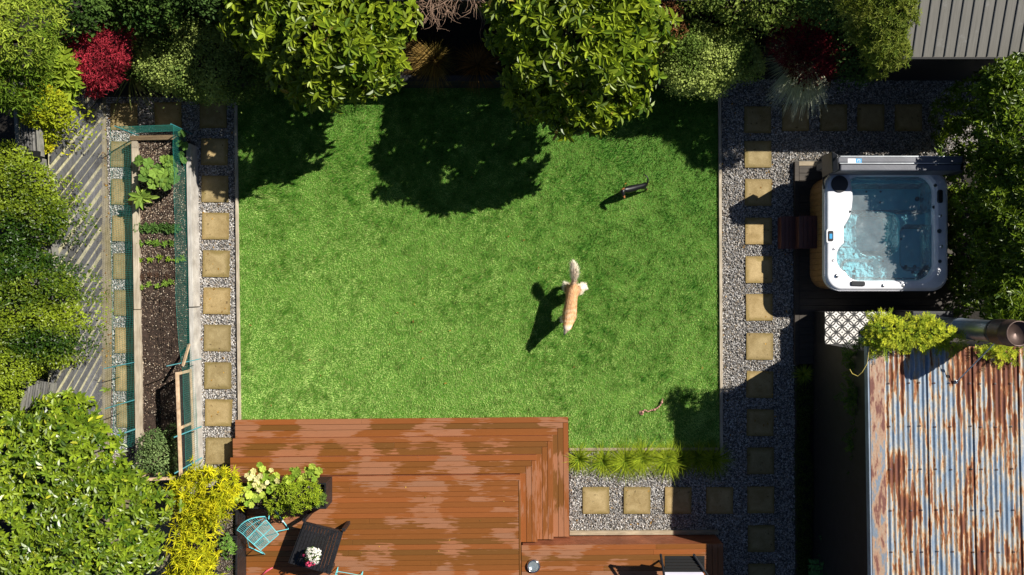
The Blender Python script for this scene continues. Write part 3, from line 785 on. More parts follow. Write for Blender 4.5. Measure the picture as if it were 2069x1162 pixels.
# slatted screen behind the fence top
def slat_screen(p0, p1, z, n, w, label, ang=0):
    a = W(*p0, z); b = W(*p1, z); t = empty('slatted_screen', (a[0], a[1], 0), label, 'fence', 'slatted grey screens behind the diagonal fence')
    d = b-a; L_ = np.linalg.norm(d); d /= L_; s = np.array([-d[1], d[0], 0])
    mb = MB()
    for i in range(n):
        q = a+s*w*(i/(n-1)-.5); mb.bar(q, q+d*L_, .028, .02, col=(random.uniform(.7, 1.3),)*3)
    mb.build('slats', M['oldgrey'], t, useC=True)
    mb = MB().bar(a+s*(w/2+.06)+d*0, a+s*(w/2+.06)+d*L_, .06, .1, col=(1.3,1.3,1.2)).bar(a-s*(w/2+.06), a-s*(w/2+.06)+d*L_, .06, .1, col=(1.2,1.2,1.1))
    mb.build('rail', M['oldgrey'], t, useC=True)
    for q in (a, a+d*L_): MB().bar(q-np.array([.34,0,z]), q-np.array([.34,0,.07]), .09).bar(q-np.array([.34,0,.1]), q-np.array([0,0,.06]), .05).build('post', M['oldgrey'], t)
    return t
slat_screen((52,165), (62,318), 1.95, 6, .24, 'grey slatted screen beside the yellow leafed shrub at the upper left')
slat_screen((62,325), (88,520), 1.9, 9, .30, 'grey slatted screen partly under the upper round hedge')
slat_screen((92,560), (98,640), 1.9, 8, .30, 'grey slatted screen hidden under the middle round hedge')
slat_screen((82,770), (70,850), 1.9, 9, .34, 'grey slatted screen between round hedge and big glossy shrub')
o = MB().bar(W(28,312,2.0), W(82,316,2.0), .16, .12).build('fence_beam', M['oldgrey']); tag(o, 'dark grey cross beam over the slatted screens at upper left', 'beam')
MB().box(wx(0)-6, fx-.2, -7, 7, -.05, -.02).build('garden_soil', M['soil']); tag(bpy.data.objects['garden_soil.002'], kind='structure')

# ================================================ rusty shed
sx0 = wx(1750, 2.65); sy1 = wy(700, 2.65); sx1 = 10.6; sy0 = -6.6; SL = .036
shed = empty('rusty_shed', ((sx0+sx1)/2, (sy0+sy1)/2, 0), 'shed with a rusty corrugated iron roof beside the patio', 'shed')
MB().box(sx0+.12, sx1, sy0+.1, sy1-.1, -.02, 2.50).build('wall', M['black_v'], shed)
p = .0815; xs = np.arange(sx0+.27, sx1, p/8); prof = .012*np.cos(2*np.pi*(xs-xs[0])/p)
nper = ((xs-xs[0])/p/8.0).astype(int); prof = prof+.0
ysl = np.linspace(sy1, sy0, 24)
zf = lambda y: 2.65+(sy1-y)*SL
V = np.array([(x, y, zf(y)+z) for y in ysl for x, z in zip(xs, prof)]); m = len(xs)
F = np.array([(j*m+i, (j+1)*m+i, (j+1)*m+i+1, j*m+i+1) for j in range(len(ysl)-1) for i in range(m-1)])
mk('roof', V, F, M['rust'], shed, smooth=True)
mb = MB()     # sheet laps: a slightly proud edge every eighth rib
for k in range(1, 12):
    x = xs[0]+p*(9*k)-.002
    if x > sx1: break
    mb.add([(x-.022, sy1, zf(sy1)+.014), (x+.003, sy1, zf(sy1)+.014), (x+.003, sy0, zf(sy0)+.014), (x-.022, sy0, zf(sy0)+.014), (x+.003, sy1, zf(sy1)+.008), (x+.003, sy0, zf(sy0)+.007)], [(0,3,2,1)])
mb.build('sheet_lap', M['rust'], shed)
mb = MB(); mb.add([(sx0+.045, sy1, zf(sy1)+.016), (sx0+.275, sy1, zf(sy1)+.014), (sx0+.275, sy0, zf(sy0)+.014), (sx0+.045, sy0, zf(sy0)+.016), (sx0+.045, sy1, zf(sy1)-.1), (sx0+.045, sy0, zf(sy0)-.1)], [(0,3,2,1), (0,4,5,3)])
mb.build('flashing', M['rust_flat'], shed)
mb = MB().bar((sx0+.012, sy1, zf(sy1)-.02), (sx0+.012, sy0, zf(sy0)-.02), .022, .12); mb.bar((sx0+.034, sy1, zf(sy1)-.05), (sx0+.034, sy0, zf(sy0)-.05), .018, .1)
mb.build('barge_trim', M['blue_trim'], shed)
scr = None; rows = [775, 862, 948, 1030, 1113]; kx = 0
for r_ in rows:
    yy = wy(r_, 2.72)
    for i in range(0, 26):
        x = xs[0]+p*(1+i*[3,3,3,3,3][0]+(1 if i % 4 == 1 else 0))
        if x > wx(2069, 2.7) + .2: break
        if scr is None:
            scr = MB().lathe((0,0,0), [(.0,.009),(.007,.007),(.010,.002),(.018,.0),(.018,-.004)], 8).build('screw', simple('rusty_screw', (.10,.07,.06), .6, .3, 9, bmp=0), shed); s_o = scr
        else: s_o = scr.copy(); COL.objects.link(s_o); s_o.parent = shed
        c = np.array([x, yy+random.uniform(-.01, .01), zf(yy)+.011])-wloc(shed); s_o.location = c
scr.data.transform(Matrix.Translation(Vector(wloc(shed))))

# ================================================ dark roofed shed, top right
ax0 = 6.57; ay = 3.87; SL2 = .31; axs1 = 10.4; ay1 = 6.6
z2 = lambda y: 2.1+(y-ay)*SL2
t = empty('dark_shed', (8.4, 5.2, 0), 'dark shed with a standing seam metal roof at the top right', 'shed')
MB().box(ax0+.12, axs1-.1, ay+.15, ay1, -.02, 2.05).build('wall', M['black_v'], t)
MB().add([(ax0, ay, z2(ay)), (axs1, ay, z2(ay)), (axs1, ay1, z2(ay1)), (ax0, ay1, z2(ay1)), (ax0, ay, z2(ay)-.04), (axs1, ay, z2(ay)-.04), (axs1, ay1, z2(ay1)-.04), (ax0, ay1, z2(ay1)-.04)], [(0,1,2,3), (4,7,6,5), (0,4,5,1), (0,3,7,4), (1,5,6,2)]).build('roof', M['darkroof'], t)
mb = MB(); x = wx(1843, 2.1)
while x < axs1:
    mb.bar((x, ay+.01, z2(ay)+.009), (x, ay1, z2(ay1)+.009), .012, .018); x += .1795
mb.build('seams', M['darkseam'], t)
MB().bar((ax0-.01, ay-.02, z2(ay)-.03), (axs1, ay-.02, z2(ay)-.03), .03, .08).build('eave_trim', M['oldgrey'], t)
MB().bar((ax0-.012, ay-.02, z2(ay)-.02), (ax0-.012, ay1, z2(ay1)-.02), .03, .09).build('barge_board', M['oldgrey'], t)

# ================================================ tub platform
px0 = wx(1606, .08); t = empty('tub_platform', (6.9, .8, 0), 'low dark timber platform under the hot tub', 'platform')
mb = MB(); yt = wy(326, .08); yb_ = wy(738, .08); y = yt-.09
while y > yb_+.06:
    mb.box(px0+.086, 8.75, y-.137, y, .03, .08, col=(1,1,1)); y -= .142
mb.build('boards', M['platform'], t, bevel=.003)
MB().box(px0, px0+.08, yb_, yt, -.04, .083).build('edge_beam', M['platform'], t, bevel=.004)
MB().box(px0+.081, 8.75, yt-.085, yt, -.04, .083).build('edge_beam', M['edge_h'], t, bevel=.004)
MB().box(px0+.1, 8.74, yb_+.02, yt-.1, -.04, .028).build('frame', M['black_v'], t)

# ================================================ hot tub
TZ = .95; cx, cy = (wx(1668,TZ)+wx(1917,TZ))/2, (wy(345,TZ)+wy(588,TZ))/2; hx = (wx(1917,TZ)-wx(1668,TZ))/2; hy = (wy(345,TZ)-wy(588,TZ))/2
tub = empty('hot_tub', (cx, cy, .08), 'square white hot tub full of turquoise water in a timber cabinet', 'hot tub')
mb = MB(); nb = 0
outl = rrect(cx, cy, hx-.035, hy-.035, .30, 14)
per = 0; pts = np.array(outl+[outl[0]]); seg = np.linalg.norm(np.diff(pts, axis=0), axis=1); tot = seg.sum(); cum = np.concatenate([[0], np.cumsum(seg)])
def onper(s): 
    s = s % tot; i = min(np.searchsorted(cum, s, 'right')-1, len(seg)-1); f = (s-cum[i])/seg[i]; return pts[i]*(1-f)+pts[i+1]*f
nb = int(tot/.11)
for i in range(nb):
    a = onper(tot*i/nb+.003); b = onper(tot*(i+1)/nb-.003); mid = (a+b)/2; d = b-a; nn = np.array([d[1], -d[0]])/np.linalg.norm(d)
    q = [a, b, b-nn*.02, a-nn*.02]; mb.prism([tuple(v) for v in q], .085, .80)
mb.build('cabinet', M['tub_wood'], tub)
MB().prism(rrect(cx, cy, hx-.062, hy-.062, .27, 10), .083, .105).build('inner_cabinet', M['black_v'], tub)
# moulded shell as one surface
def sdr(x, y, cx, cy, hx, hy, r):
    qx = np.abs(x-cx)-(hx-r); qy = np.abs(y-cy)-(hy-r)
    return np.minimum(np.maximum(qx, qy), 0)+np.hypot(np.maximum(qx, 0), np.maximum(qy, 0))-r
def ss(a, b, x): t = np.clip((x-a)/(b-a), 0, 1); return t*t*(3-2*t)
def T(px, py, z=.85): w = W(px, py, z); return w[0], w[1]
n = 170; gx = np.linspace(cx-hx, cx+hx, n); gy = np.linspace(cy-hy, cy+hy, n); X, Y = np.meshgrid(gx, gy)
def inner_sd(X, Y):
    ia = T(1700, 352); ib = T(1886, 571)
    s = sdr(X, Y, (ia[0]+ib[0])/2, (ia[1]+ib[1])/2, (ib[0]-ia[0])/2, (ia[1]-ib[1])/2, .34)
    # shoulder where the filter lid and control panel sit
    c1 = T(1684, 400); s2 = -(np.hypot(X-c1[0], (Y-c1[1])*.55)-.31)
    # lower left seat swells outwards
    c2 = T(1722, 520); s3 = np.hypot(X-c2[0], Y-c2[1])-.335
    return np.maximum(np.minimum(s, s3), s2)
def shell_z(X, Y):
    s = inner_sd(X, Y)
    z = np.full_like(X, TZ)
    out = sdr(X, Y, cx, cy, hx, hy, .30)
    z -= .05*ss(-.07, .0, out)**2
    seat = .34
    f = T(1780, 470); fd = sdr(X, Y, f[0], f[1], .36, .38, .22)
    lounge = T(1790, 400); ld = sdr(X, Y, lounge[0], lounge[1], .85, .27, .15)
    r1 = T(1860, 500); rd = sdr(X, Y, r1[0], r1[1], .30, .42, .15)
    r2 = T(1745, 545); bd = sdr(X, Y, r2[0], r2[1], .36, .20, .15)
    r3 = T(1718, 470); ed = sdr(X, Y, r3[0], r3[1], .16, .28, .1)
    depth = .21*np.ones_like(X)
    depth = depth+.20*ss(.03, -.09, ld)+.17*ss(.03, -.08, rd)*(1-ss(.03, -.09, ld))
    depth = depth+.10*ss(.03, -.08, bd)+.05*ss(.02, -.06, ed)
    depth = depth*(1-ss(.05, -.06, fd))+.60*ss(.05, -.06, fd)
    z = z-depth*ss(.0, -.10, s)-.02*ss(.04, 0, s)
    return z
Z = shell_z(X, Y); out = sdr(X, Y, cx, cy, hx, hy, .30)
idx = -np.ones((n, n), int); keep = out < .012; 
# pull border verts onto the outline
cxx, cyy = X.copy(), Y.copy()
qx = np.abs(X-cx)-(hx-.3); qy = np.abs(Y-cy)-(hy-.3); inc = (qx > 0) & (qy > 0) & (out > 0)
l = np.hypot(qx, qy); cxx[inc] = (cx+np.sign(X-cx)*((hx-.3)+qx/l*.3))[inc]; cyy[inc] = (cy+np.sign(Y-cy)*((hy-.3)+qy/l*.3))[inc]
idx[keep] = np.arange(keep.sum()); V = np.stack([cxx[keep], cyy[keep], Z[keep]], 1)
a, b, c_, d_ = idx[:-1,:-1], idx[:-1,1:], idx[1:,1:], idx[1:,:-1]; ok = (a >= 0) & (b >= 0) & (c_ >= 0) & (d_ >= 0)
F = np.stack([a[ok], b[ok], c_[ok], d_[ok]], 1)
aq = ss(-.02, -.10, inner_sd(V[:, 0], V[:, 1]))[:, None]; mk('shell', V, F, M['shell'], tub, col=1*(1-aq)+np.array([.36,.92,.98])*aq, smooth=True)  # water's tint painted on the basin so its shaded part reads teal
rim = rrect(cx, cy, hx, hy, .30, 14); m = len(rim); V = []
for z in (TZ-.045, TZ-.07, .79): V += [(x, y, z) for x, y in rim]
mk('rim', V, np.array([(k*m+i, k*m+(i+1) % m, (k+1)*m+(i+1) % m, (k+1)*m+i)[::-1] for k in range(2) for i in range(m)]), M['rim'], tub, smooth=True)
# water body: closed volume just inside the shell
WZ = TZ-.10; ins = (inner_sd(X, Y) < .0) & (Z < WZ-.004)
idx = -np.ones((n, n), int); kk = ins
idx[kk] = np.arange(kk.sum()); nv = kk.sum()
rip = WZ+.004*(fbm(X*7, Y*7, 3)-.5)
Vt = np.stack([X[kk], Y[kk], rip[kk]], 1); Vb = np.stack([X[kk], Y[kk], np.minimum(Z[kk]+.003, WZ-.003)], 1)
a, b, c_, d_ = idx[:-1,:-1], idx[:-1,1:], idx[1:,1:], idx[1:,:-1]; ok = (a >= 0) & (b >= 0) & (c_ >= 0) & (d_ >= 0)
Ft = np.stack([a[ok], b[ok], c_[ok], d_[ok]], 1); Fb = (Ft+nv)[:, ::-1]
E = {}
for f in Ft:
    for i in range(4):
        e = (f[i], f[(i+1) % 4]); E[e] = 1
Fs = np.array([(e[1], e[0], e[0]+nv, e[1]+nv) for e in E if (e[1], e[0]) not in E])
mk('water', np.concatenate([Vt, Vb]), np.concatenate([Ft, Fb, Fs]), M['water'], tub, smooth=False)
def zat(x, y): return float(shell_z(np.array([[x]]), np.array([[y]]))[0,0])
jets = [(1759,385,1),(1788,385,1),(1758,405,1),(1787,407,1),(1863,400,2.2),(1876,378,1.6),(1882,392,1.6),(1882,407,1.6),(1875,421,1.5),
 (1706,430,1.2),(1724,430,1.2),(1706,459,1),(1725,459,1),(1706,488,1),(1727,488,1),(1703,514,1),(1724,513,1),(1702,548,1.4),(1713,558,1.4),(1729,548,1.4),(1729,558,1.4),
 (1838,538,1.5),(1856,538,1.5),(1843,550,1.5),(1855,557,1.5),(1870,542,1.5),(1828,460,1),(1828,482,1),(1883,469,2),(1884,529,1.6),(1760,528,1),(1783,528,1),(1775,562,1)]
j0 = None
for x, y, s_ in jets:
    q = T(x, y, .70)
    if j0 is None:
        j0 = MB().lathe((0,0,0), [(.0,.006),(.005,.008),(.007,.003),(.012,.006),(.0155,.006),(.017,0)], 12).build('jet', M['steel'], tub); o = j0
        o.data.transform(Matrix.Translation(Vector(wloc(tub))))
        j0.data.materials.clear(); j0.data.materials.append(simple('jet_grey', (.10,.12,.13), .3, .2, 5, metal=.6, bmp=0))
    else: o = j0.copy(); COL.objects.link(o); o.parent = tub
    o.location = np.array([q[0], q[1], zat(*q)+.004])-wloc(tub); o.scale = (s_*1.2,)*3
for x, y, s_ in [(1900,436,1.5),(1902,498,1.5),(1685,503,1.2),(1684,526,1.2),(1690,558,1.9),(1784,577,1.5),(1825,577,1.3)]:
    q = T(x, y, TZ); MB().lathe((q[0], q[1], zat(*q)), [(.0,.022),(.012*s_,.022),(.016*s_,.016),(.019*s_,.005),(.022*s_,.0)], 14).build('air_knob', M['steel'], tub, smooth=True)
for (x, y, a, l) in [(1899, 397, 90, .24), (1879, 547, 45, .25), (1733, 573, -2, .26)]:
    q = T(x, y, TZ); P = rrect(0, 0, l/2, .045, .03, 4); ca, sa = math.cos(R(a)), math.sin(R(a))
    zz = zat(*q); MB().prism([(q[0]+u*ca-v*sa, q[1]+u*sa+v*ca) for u, v in P], zz-.03, zz+.03).build('headrest', M['plastic'], tub, bevel=.012)
q = T(1696, 372, TZ); MB().lathe((q[0], q[1], TZ-.01), [(.15,0),(.155,.022),(.145,.03),(.0,.032)], 28).build('filter_lid', M['plastic'], tub)
q = T(1678, 477, TZ); o = MB().prism(rrect(q[0], q[1], .075, .125, .03, 5), TZ-.01, TZ+.008).build('control_panel', M['white'], tub, bevel=.003)
MB().prism(rrect(q[0], q[1], .048, .095, .025, 5), TZ+.009, TZ+.016).build('bezel', M['plastic'], o)
MB().prism(rrect(q[0], q[1]-.005, .026, .045, .008, 3), TZ+.017, TZ+.019).build('screen', M['blue_sticker'], o)
# folded cover standing on its lifter behind the tub
cz = 1.5; t = empty('tub_cover', (cx, wy(330, cz), .08), 'folded grey vinyl hot tub cover standing upright behind the tub', 'tub cover')
xa, xb = wx(1693, cz), wx(1946, cz); ya, yb2 = wy(345, cz), wy(315, cz); ym = (ya+yb2)/2
MB().box(xa, xb, ym+.008, yb2, .5, cz).build('panel', M['vinyl'], t, bevel=.02)
MB().box(xa+.05, xb-.02, ya, ym-.008, .93, cz-.015).build('panel', M['vinyl'], t, bevel=.02)
MB().bar((xa+.01, yb2-.008, cz+.004), (xb-.01, yb2-.008, cz+.004), .012, .008).bar((xa+.03, ym, cz+.0), (xb-.03, ym, cz+.0), .012, .012).build('piping', M['galv'], t)
mb = MB(); mb.tube([(xa-.05, ym-.05, .9), (xa-.055, ym-.03, 1.25), (xa-.05, ym+.08, 1.52), (xa+.03, ym+.13, 1.50)], .022, 8); mb.tube([(xa-.02, ya-.25, .93), (xa-.05, ym-.05, .92), (xb+.05, ym-.05, .92)], .018, 8)
mb.tube([(xb+.05, ym-.05, .9), (xb+.055, ym-.03, 1.25), (xb+.04, ym, 1.5)], .022, 8)
mb.build('lifter', M['plastic'], t, smooth=True)
mb = MB(); mb.add([(xa-.0, yb2+.02, cz+.01), (xa-.10, yb2+.09, cz-.02), (xa-.07, ya-.02, cz-.05), (xa+.02, ya+.02, cz-.01), (xa-.0, yb2+.02, 1.0), (xa-.10, yb2+.07, 1.0), (xa-.08, ya-.06, 1.0), (xa+.0, ya+.0, 1.0)], [(0,1,2,3), (0,4,5,1), (1,5,6,2), (2,6,7,3), (4,7,6,5), (0,3,7,4)])
mb.build('skirt', M['plastic'], t, bevel=.012); mb = MB(); mb.add([(xb, yb2, cz), (xb+.1, yb2-.02, cz-.08), (xb+.06, ya-.03, cz-.12), (xb, ya+.02, cz-.01), (xb, yb2, .95), (xb+.1, yb2, .95), (xb+.06, ya-.03, .95), (xb, ya, .95)], [(0,3,2,1), (0,1,5,4), (1,2,6,5), (2,3,7,6), (4,5,6,7)])
mb.build('skirt', M['plastic'], t, bevel=.012)
l0 = wx(1713, cz); l1 = wx(1729, cz); l2 = wx(1741, cz); u0 = wy(329.5, cz); u1 = wy(320.5, cz)
o = MB().box(l0, l1, u0, u1, cz+.0005, cz+.002).build('sticker', M['white'], t)
MB().box(l1+.0005, l2, u0, u1, cz+.0005, cz+.002).build('sticker', M['blue_sticker'], t)
mm = ((l1+l2)/2, (u0+u1)/2)
mb = MB(); 
for i in range(10):
    a0, a1 = R(-60+i*30), R(-60+(i+1)*30); r_ = .026
    if i < 9: mb.bar((mm[0]+r_*math.cos(a0), mm[1]+r_*math.sin(a0), cz+.003), (mm[0]+r_*math.cos(a1), mm[1]+r_*math.sin(a1), cz+.003), .007, .001)
mb.bar((mm[0]-.012, mm[1], cz+.003), (mm[0]+.014, mm[1], cz+.003), .006, .001); mb.build('emblem', M['white'], o)
# brown plastic steps
t = empty('tub_steps', W(1612, 470, .08), 'two tier brown plastic steps against the hot tub', 'steps')
for (p0, p1, z) in (((1578,437),(1611,503), .25), ((1614,436),(1651,502), .46)):
    a = W(*p0, z); b = W(*p1, z)
    s_ = MB(); w_ = (b[0]-a[0])
    for k in range(4): s_.box(a[0]+w_*k/4+.002, a[0]+w_*(k+1)/4-.002, b[1], a[1], z-.03, z)
    s_.box(a[0]+.01, b[0]-.01, b[1]+.01, a[1]-.01, .02 if z < .3 else .085, z-.031)
    s_.build('step', M['brownstep'], t, bevel=.006)

# ================================================ outdoor fireplace with tiled ledge and flue
t = empty('tiled_bench', W(1700, 668, .08), 'low black bench topped with black and white patterned tiles', 'bench')
bx0, bx1 = wx(1667, .65), wx(1792, .65); by0, by1 = wy(703, .65), wy(630, .65)
mb = MB()
for k in range(5): mb.box(bx0+.004, bx1, by0+.004, by1-.004, .085+k*.108, .085+k*.108+.103)
mb.build('body', M['black_v'], t)
o = MB().box(bx0, bx1, by0, by1, .63, .65).build('tile_top', M['tile'], t)
t = empty('outdoor_fireplace', (7.25, -.72, .08), 'dark metal outdoor fireplace behind the creeper, next to the tiled bench', 'fireplace')
MB().box(bx1+.02, 7.9, -1.15, by1, .085, .66).build('hearth', M['vinyl'], t, bevel=.01)
MB().prism([(7.1,-.95),(7.84,-.95),(7.84,-.42),(7.1,-.42)], .662, 1.35).build('firebox', M['black_v'], t, bevel=.02)
t = empty('flue_pipe', (7.47, -.68, 1.36), 'tall galvanised flue pipe with a brown cowl above the fireplace', 'flue')
MB().lathe((7.47,-.68,0), [(.17,1.355),(.17,2.2),(.176,2.2),(.176,2.23),(.17,2.23),(.17,3.30)], 32).build('pipe', M['flue'], t, smooth=False)
for p_ in t.children[0].data.polygons: p_.use_smooth = True
MB().lathe((7.47,-.68,0), [(.195,3.26),(.20,3.28),(.20,3.52),(.205,3.53),(.205,3.56),(.195,3.57),(.195,3.74),(.18,3.76),(.17,3.70),(.0,3.66)], 32).build('cowl', M['copper'], t, smooth=True)
MB().lathe((7.47,-.68,0), [(.19,3.18),(.192,3.2),(.192,3.259),(.171,3.261)], 32).build('collar', M['plastic'], t, smooth=True)
e = np.array([7.13, -1.517, zf(-1.517)+.03])
MB().tube([(7.40,-.84,3.28), tuple(e)], .011, 8).build('stay_rod', M['galv'], t)
MB().lathe(tuple(e-np.array([0,0,.02])), [(.03,0),(.03,.012),(.012,.02),(0,.03)], 12).build('bracket', M['galv'], t)

# ================================================ shaded patio things
t = empty('leaning_frame', W(1720, 880, 0), 'dark metal frame lying on the shaded patio by the shed', 'frame')
mb = MB(); q = [W(1690,893,.05), W(1740,845,.25), W(1775,880,.28), W(1728,925,.06)]
for a, b in zip(q, q[1:]+q[:1]): mb.bar(a, b, .03)
mb.build('frame_bars', M['black_v'], t); MB().bar(W(1707,910,.07), W(1735,858,.26), .035, .02).build('handle', M['riser'], t)
o = MB().bar(W(1668,935,.04), W(1745,985,.07), .085, .06).build('timber_post', M['black_v']); tag(o, 'black timber post lying on the shaded patio', 'post')
t = empty('round_pot', W(1690, 1098, 0), 'round black pot standing on the shaded patio', 'pot')
c = W(1690,1098,0); MB().lathe(tuple(c), [(.13,0),(.2,.3),(.215,.32),(.19,.32),(.17,.27),(0,.26)], 24).build('pot', M['terracotta'], t, smooth=True)

# ================================================ table, flowers, chairs, bowl, toys
t = empty('black_table', W(636, 1108, .6), 'low black slatted timber table on the deck under a pot of flowers', 'table')
tz = 1.05; c4 = [W(*p, tz) for p in ((615,1056),(690,1074),(664,1161),(584,1139))]
def q2(u, v): return (c4[0]*(1-u)+c4[1]*u)*(1-v)+(c4[3]*(1-u)+c4[2]*u)*v
mb = MB(); ns = 12
for i in range(ns):
    a = q2(i/ns+.004, 0.01); b = q2((i+1)/ns-.004, 0.01); c_ = q2((i+1)/ns-.004, .99); d_ = q2(i/ns+.004, .99)
    mb.prism([tuple(p[:2]) for p in (d_, c_, b, a)], tz-.022, tz)
mb.build('tabletop', M['black_wood'], t, bevel=.003)
mb = MB()
for u in (.0, 1.0): mb.bar(q2(u, .0)-[0,0,.06], q2(u, 1.)-[0,0,.06], .05, .07)
for v in (.03, .97): mb.bar(q2(.04, v)-[0,0,.06], q2(.96, v)-[0,0,.06], .04, .07)
mb.build('apron', M['black_wood'], t, bevel=.004)
for u, v in ((-.03,-.06),(1.04,-.05),(.03,.96),(.97,.97)):
    p_ = q2(u, v); MB().bar((p_[0], p_[1], .603), (p_[0], p_[1], tz+(.02 if v < 0 else -.03)), .06).build('leg', M['black_wood'], t, bevel=.004)
t = empty('flower_pot', W(630, 1108, tz), 'small pot of white and pink flowers on the black table', 'flower pot')
c = q2(.5, .58); c[2] = tz+.001; FPOT = c.copy()
MB().lathe(tuple(c), [(.055,0),(.075,.13),(.085,.14),(.08,.15),(.065,.14),(.06,.12),(0,.12)], 20).build('pot', M['terracotta'], t, smooth=True)
FP = t
def wire_chair(label, base, rot):
    "seat and back of thin cyan rods on two bent sled legs; built facing +X"
    t = empty('wire_chair', base, label, 'chair', 'cyan wire chairs on the deck')
    b = np.array(base); ca, sa = math.cos(rot), math.sin(rot)
    def G(p): return b+np.array([p[0]*ca-p[1]*sa, p[0]*sa+p[1]*ca, p[2]])
    S = lambda u, v: (-.20+.43*u, (-.215+.43*v)*(1+.12*u), .44-.03*math.sin(math.pi*u)-.02*math.sin(math.pi*v)+.01*u)
    Bk = lambda u, v: (-.20-.06*u-.07*(1-(2*v-1)**2), (-.215+.43*v)*(1-.10*u)*1.0, .44+.36*u-.04*u*(2*v-1)**2)
    mb = MB()
    for i in range(25): mb.tube([G(S(u, i/24)) for u in (0,.33,.66,1)], .0028 if i not in (0,12,24) else .006, 5)
    for u in (0, .5, 1): mb.tube([G(S(u, v)) for v in np.linspace(0, 1, 7)], .007 if u != .5 else .005, 6)
    mb.build('seat', M['cyan'], t)
    mb = MB()
    for i in range(17): mb.tube([G(Bk(u, i/16)) for u in (0,.33,.66,1)], .003 if i not in (0,16) else .007, 5)
    for k in (.33, .66, 1): mb.tube([G(Bk(k, v)) for v in np.linspace(0, 1, 9)], .007 if k == 1 else .004, 6)
    mb.build('backrest', M['cyan'], t)
    for s in (-1, 1):
        MB().tube([G((-.16, s*.2, .44)), G((-.22, s*.235, .01)), G((.27, s*.235, .01)), G((.18, s*.21, .44))], .008, 8).build('leg', M['cyan'], t)
    MB().tube([G((.24, -.235, .13)), G((.24, .235, .13))], .006, 6).build('crossbar', M['cyan'], t)
    return t
def wire_basket_chair():
    # the nearer chair, tipped so that its bent leg loops reach to the upper right
    t = empty('wire_chair', W(525, 1078, .62), 'cyan wire chair by the trough with its bent legs sticking out to the right', 'chair', 'cyan wire chairs on the deck')
    A = W(480,1070,1.22); B_ = W(536,1045,1.12)
    s0 = W(499,1088,1.05); s1 = W(537,1050,1.05); s2 = W(563,1080,1.03); s3 = W(526,1112,1.03)
    S = lambda u, v: (s0*(1-u)+s3*u)*(1-v)+(s1*(1-u)+s2*u)*v-np.array([0,0,.03*math.sin(math.pi*u)*math.sin(math.pi*v)])
    mb = MB()
    for i in range(23): mb.tube([S(u, i/22) for u in (0,.33,.66,1)], .003 if i not in (0,11,22) else .007, 5)
    for u in (0,.5,1): mb.tube([S(u, v) for v in np.linspace(0, 1, 7)], .008, 6)
    mb.build('seat', M['cyan'], t)
    b0 = W(479,1071,1.42); b1 = W(500,1051,1.50); b2 = W(535,1044,1.42)
    def Bk(u, v):
        top = b0*(1-v)**2+2*(2*b1-.5*b0-.5*b2)*v*(1-v)+b2*v*v; lo = s0*(1-v)+s1*v; mid = (top+lo)/2-np.array([0,0,.05]); return lo*(1-u)**2+2*mid*u*(1-u)+top*u*u
    mb = MB()
    for i in range(17): mb.tube([Bk(u, i/16) for u in (0,.33,.66,1)], .003 if i not in (0,8,16) else .007, 5)
    for u in (.5, 1): mb.tube([Bk(u, v) for v in np.linspace(0, 1, 9)], .009 if u == 1 else .005, 6)
    mb.build('backrest', M['cyan'], t)
    MB().tube([W(543,1049,1.04), W(545,1025,1.02), W(558,1034,.66), W(583,1068,.63)], .009, 8).build('leg', M['cyan'], t)
    MB().tube([W(559,1074,1.03), W(583,1069,.63), W(571,1052,.64)], .009, 8).build('leg', M['cyan'], t)
    MB().tube([s0, W(503,1105,.63), W(535,1120,.62), s3], .009, 8).build('leg', M['cyan'], t)
    MB().lathe(tuple(W(572,1053,.64)), [(.018,0),(.018,.03),(0,.032)], 8).build('foot_cap', M['white'], t)
wire_basket_chair()
wire_chair('second cyan wire chair, only its front legs showing at the bottom edge', tuple(W(703, 1179, .602)), R(80))
# patio armchair, bottom right of the deck
t = empty('armchair', W(1388, 1150, .6), 'black framed armchair with dark grey slats at the bottom of the deck', 'chair')
mb = MB()
for k in range(5):
    a = W(1343, 1124+k*6.5, 1.40-k*.02); b = W(1424, 1124+k*6.5, 1.40-k*.02); mb.box(a[0], b[0], a[1]-.052, a[1], a[2]-.02, a[2])
mb.build('slats', M['oldgrey'], t, bevel=.003)
for (p, q, r_) in (((1335,1121),(1344,1175),(1342,1150)), ((1402,1121),(1438,1175),(1432,1150))):
    MB().tube([W(*p, 1.44), W(q[0], q[1], 1.25), W(q[0], q[1]+20, .62)], .022, 8).tube([W(*p, 1.44), W(p[0]+4, p[1]+22, 1.0), W(p[0]+8, p[1]+30, .62)], .022, 8).build('side_frame', M['black_v'], t)
t = empty('side_table', W(1382, 1175, .6), 'pale grey table top beside the armchair at the bottom edge', 'table')
c = W(1381, 1177, 1.3); MB().prism(rrect(c[0], c[1], .36, .21, .07, 5), 1.28, 1.31).build('tabletop', M['lilac'], t, bevel=.006)
for dx in (-.3, .3):
    for dy in (-.15, .15): MB().bar((c[0]+dx, c[1]+dy, .602), (c[0]+dx*.9, c[1]+dy*.9, 1.279), .03).build('leg', M['black_v'], t)
c = W(1078, 1143, .6); t = MB().lathe((c[0], c[1], .601), [(.085,0),(.128,.004),(.134,.012),(.115,.05),(.108,.054),(.10,.05),(.088,.016),(.0,.014)], 36).build('dog_bowl', M['steel'], smooth=True)
tag(t, 'round stainless steel dog bowl on the deck', 'bowl')
wtr = MB().lathe((c[0], c[1], .601), [(.097,.040),(0,.0405)], 30).build('water', M['water'], t)
